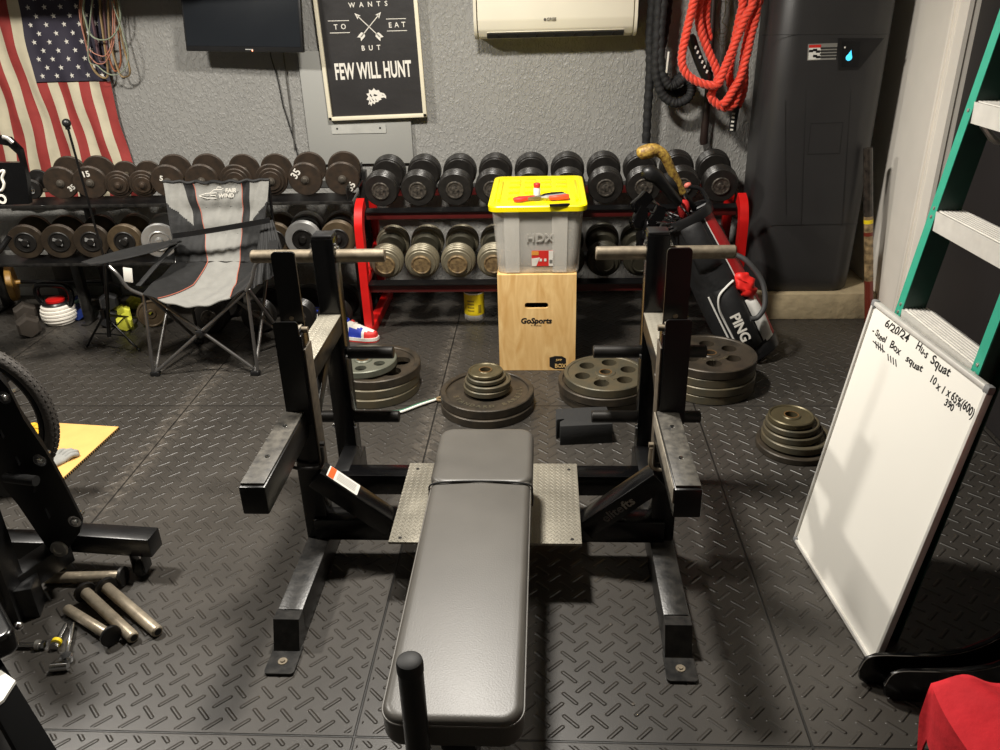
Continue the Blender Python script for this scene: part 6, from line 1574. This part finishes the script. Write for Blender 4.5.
# ------------------------------------------------------------------ cardboard, gloves, loose pins and tools
cc = [P(119, 428, Z=.006), P(55, 424, Z=.006), P(20, 440, Z=.006), P(40, 500, Z=.006), P(58, 484, Z=.006)]
b = MB(); b.prism([(p.x, p.y) for p in (cc[0], cc[1], V((-2.45, 3.22, 0)), V((-2.35, 2.75, 0)), cc[4])][::-1], .012, TR(0, 0, .001)); 
cb = thing('cardboard_sheet', 'tan corrugated cardboard sheet lying on the floor behind the left machine', 'cardboard', (-2.1, 3.05, 0))
part(b, 'sheet', M_CARD, cb, True)
b = MB(); a, c = V((cc[0].x, cc[0].y, .007)), V((cc[4].x, cc[4].y, .007))
nfl = 34
for k in range(nfl):
    p = a.lerp(c, (k + .5) / nfl); d = (c - a).normalized(); b.box(p + V((d.y, -d.x, 0)) * (-.0008 if (V((d.y, -d.x, 0)).y > 0) else .0008), (.004, .009, .008), RZ(math.atan2(d.y, d.x)))
part(b, 'fluted_edge', M_MARK, cb, True)
def glove(px, py, rz, mm, label, Z=.035, s=1.):
    p = P(px, py, Z=Z); t = thing('work_glove', label, 'glove', (p.x, p.y, Z - .02), rz, 'work gloves on the cardboard')
    b = MB(); b.tube(smooth_path([(-.13 * s, 0, .0), (-.07 * s, 0, .004), (-.02 * s, 0, .008), (.03 * s, 0, .006)], 4), [.042 * s] * 4 + [.038 * s] * 4 + [.046 * s] * 4 + [.040 * s], 16, flat=.42); part(b, 'palm', mm, t, sm=70)
    for k in range(4):
        y = (-.033 + .022 * k) * s; L = (.062, .078, .074, .055)[k] * s
        b = MB(); b.tube(smooth_path([(.025 * s, y, .006), (.025 * s + L * .5, y * 1.2, .016), (.025 * s + L, y * 1.3, .004)], 4), [.012 * s] * 8 + [.007 * s], 10); part(b, 'finger', mm, t, sm=70)
    b = MB(); b.tube(smooth_path([(-.035 * s, .036 * s, .004), (.0, .066 * s, .010), (.035 * s, .074 * s, .006)], 4), [.013 * s] * 8 + [.008 * s], 10); part(b, 'thumb', mm, t, sm=70)
    b = MB(); b.tube([(-.150 * s, 0, 0), (-.145 * s, 0, 0), (-.11 * s, 0, 0)], [.040 * s, .046 * s, .044 * s], 16, flat=.45); part(b, 'cuff', M_BFAB if mm is M_GLG else mm, t, sm=70)
    return t
glove(27, 432, .5, M_GLY, 'yellow work glove on the cardboard behind the bicycle wheel', .05, 1.1)
glove(55, 458, 1.1, M_GLG, 'grey work glove on the cardboard beside the bicycle wheel', .035, .95)

def pin(p, q, r, fr_, label, flange='start', dark=False):
    a, c = P(*p, Z=fr_), P(*q, Z=r); a.z = fr_; 
    if flange == 'end': a.z = r; c.z = fr_
    t = thing('steel_pin', label, 'steel pin', a, None, 'loose steel pins on the floor')
    d = (c - a).normalized(); L = (c - a).length
    b = MB(); b.tube([a, a + d * .004, c - d * .005, c], [r * .9, r, r, r * .8], 18); sh_ = part(b, 'shaft', M_PIN, t, True)
    f0_ = a if flange == 'start' else c; s_ = 1 if flange == 'start' else -1
    b = MB(); b.tube([f0_ - d * .006 * s_, f0_ - d * .004 * s_, f0_ + d * .004 * s_, f0_ + d * .006 * s_], [fr_ * .94, fr_, fr_, fr_ * .94], 28); part(b, 'flange', M_BLK if dark else M_IRONH, t, True)
    e_ = c if flange == 'start' else a
    b = MB(); dd = d if flange == 'start' else -d; b.cyl(e_ + dd * .0005, e_ + dd * .001, r * .62, seg=14); part(b, 'bore', M_MARK, t, True)
    return t
pin((123, 576), (44, 578), .019, .034, 'steel pin lying crosswise behind the other pins with its washer at the right')
pin((106, 587), (158, 632), .019, .036, 'steel pin at the right of the three slanting pins on the floor')
pin((85, 592), (134, 638), .019, .036, 'steel pin in the middle of the three slanting pins on the floor')
pin((66, 605), (112, 640), .017, .034, 'steel pin with a wide black end flange, left of the slanting pins', 'end', True)
# ratchet and bolts
a, c = P(73, 624, Z=.012), P(66, 661, Z=.014)
t = thing('ratchet_wrench', 'chrome ratchet wrench lying on the floor beside the pins', 'wrench', a)
b = MB(); b.tube([a, lerp(a, c, .45), lerp(a, c, .5), lerp(a, c, .85)], [.0085, .010, .0065, .0065], 12); part(b, 'handle', M_CHROME, t, True)
b = MB(); q = lerp(a, c, .92); b.lathe([(0, -.012), (.017, -.012), (.019, -.008), (.019, .008), (.015, .012), (0, .012)], 18, TR(q.x, q.y, .014)); hd2 = part(b, 'ratchet_head', M_CHROME, t, True)
q = P(61, 667, Z=.014); b = MB(); b.cyl((q.x - .028, q.y - .004, .014), (q.x + .02, q.y + .004, .014), .014, seg=16); part(b, 'socket', M_CHROME, t, True)
def bolt(p, q, label, cap=None):
    a, c = P(*p, Z=.012), P(*q, Z=.012); t = thing('hex_bolt', label, 'bolt', a, None, 'loose bolts on the floor'); d = (c - a).normalized()
    b = MB(); b.cyl(a, c, .0075, seg=12); part(b, 'shank', M_CHROME, t, True)
    b = MB(); b.tube([c, c + d * .012], .014, 6); part(b, 'bolt_head', M_CHROME, t, True, sm=20)
    b = MB(); b.tube([c - d * .018, c - d * .006], .016, 14); part(b, 'washer', cap or M_ALU, t, True)
bolt((12, 645), (42, 645), 'long silver bolt lying at the left of the ratchet wrench'); bolt((66, 625), (55, 645), 'silver bolt with a yellow washer lying next to the ratchet wrench', M_YEL2)

# ------------------------------------------------------------------ bench corner in the left foreground
fb = thing('incline_bench', 'corner of a black padded bench on a slanting black tube in the left foreground', 'weight bench', (-1.0, 1.0, 0))
A_, B_ = P(-2, 690, Z=.40), P(62, 775, Z=.40)
b = MB(); b.span(P(-22, 655, Z=.36), P(70, 812, Z=.36), .062, .085, bev=.005); ft2 = part(b, 'frame_tube', mat('matte black paint', (6, 6, 6), .9, ior=1.15), fb, True)
pz0 = P(-14, 668, Z=.45); pk0 = P(18, 636, Z=.46); b = pad_bm(-.30, 0, -.30, 0, 0, .06, .03, .014); b.bm.transform(TR(pk0.x, pk0.y, .415) @ RZ(-.785)); part(b, 'seat_pad', M_BLKG, fb, True, sm=60)
pq = [P(x, y, Z=.405) for x, y in ((-14, 668), (2, 672), (16, 682), (4, 701), (-10, 712))]
b = MB(); b.prism([(p.x, p.y) for p in pq][::-1], .008, TR(0, 0, .402)); part(b, 'pad_bracket', M_WPL, fb, True)
q = P(19, 626, Z=.43); b = MB(); b.sphere(q, .011, 12, 8); part(b, 'bolt', M_CHROME, fb, True)
q0, q1 = P(-22, 655, Z=.0), P(60, 800, Z=0)
b = MB(); b.span((pz0.x - .15, pz0.y + .1, 0.0), (pz0.x - .15, pz0.y + .1, .43), .06, .06, up=(0, 1, 0)); part(b, 'support_post', M_BLK, fb, True)
e1 = P(70, 812, Z=.36); b = MB(); b.span((e1.x, e1.y, 0), (e1.x, e1.y, .34), .06, .06, up=(0, 1, 0)); part(b, 'support_post', M_BLK, fb, True)
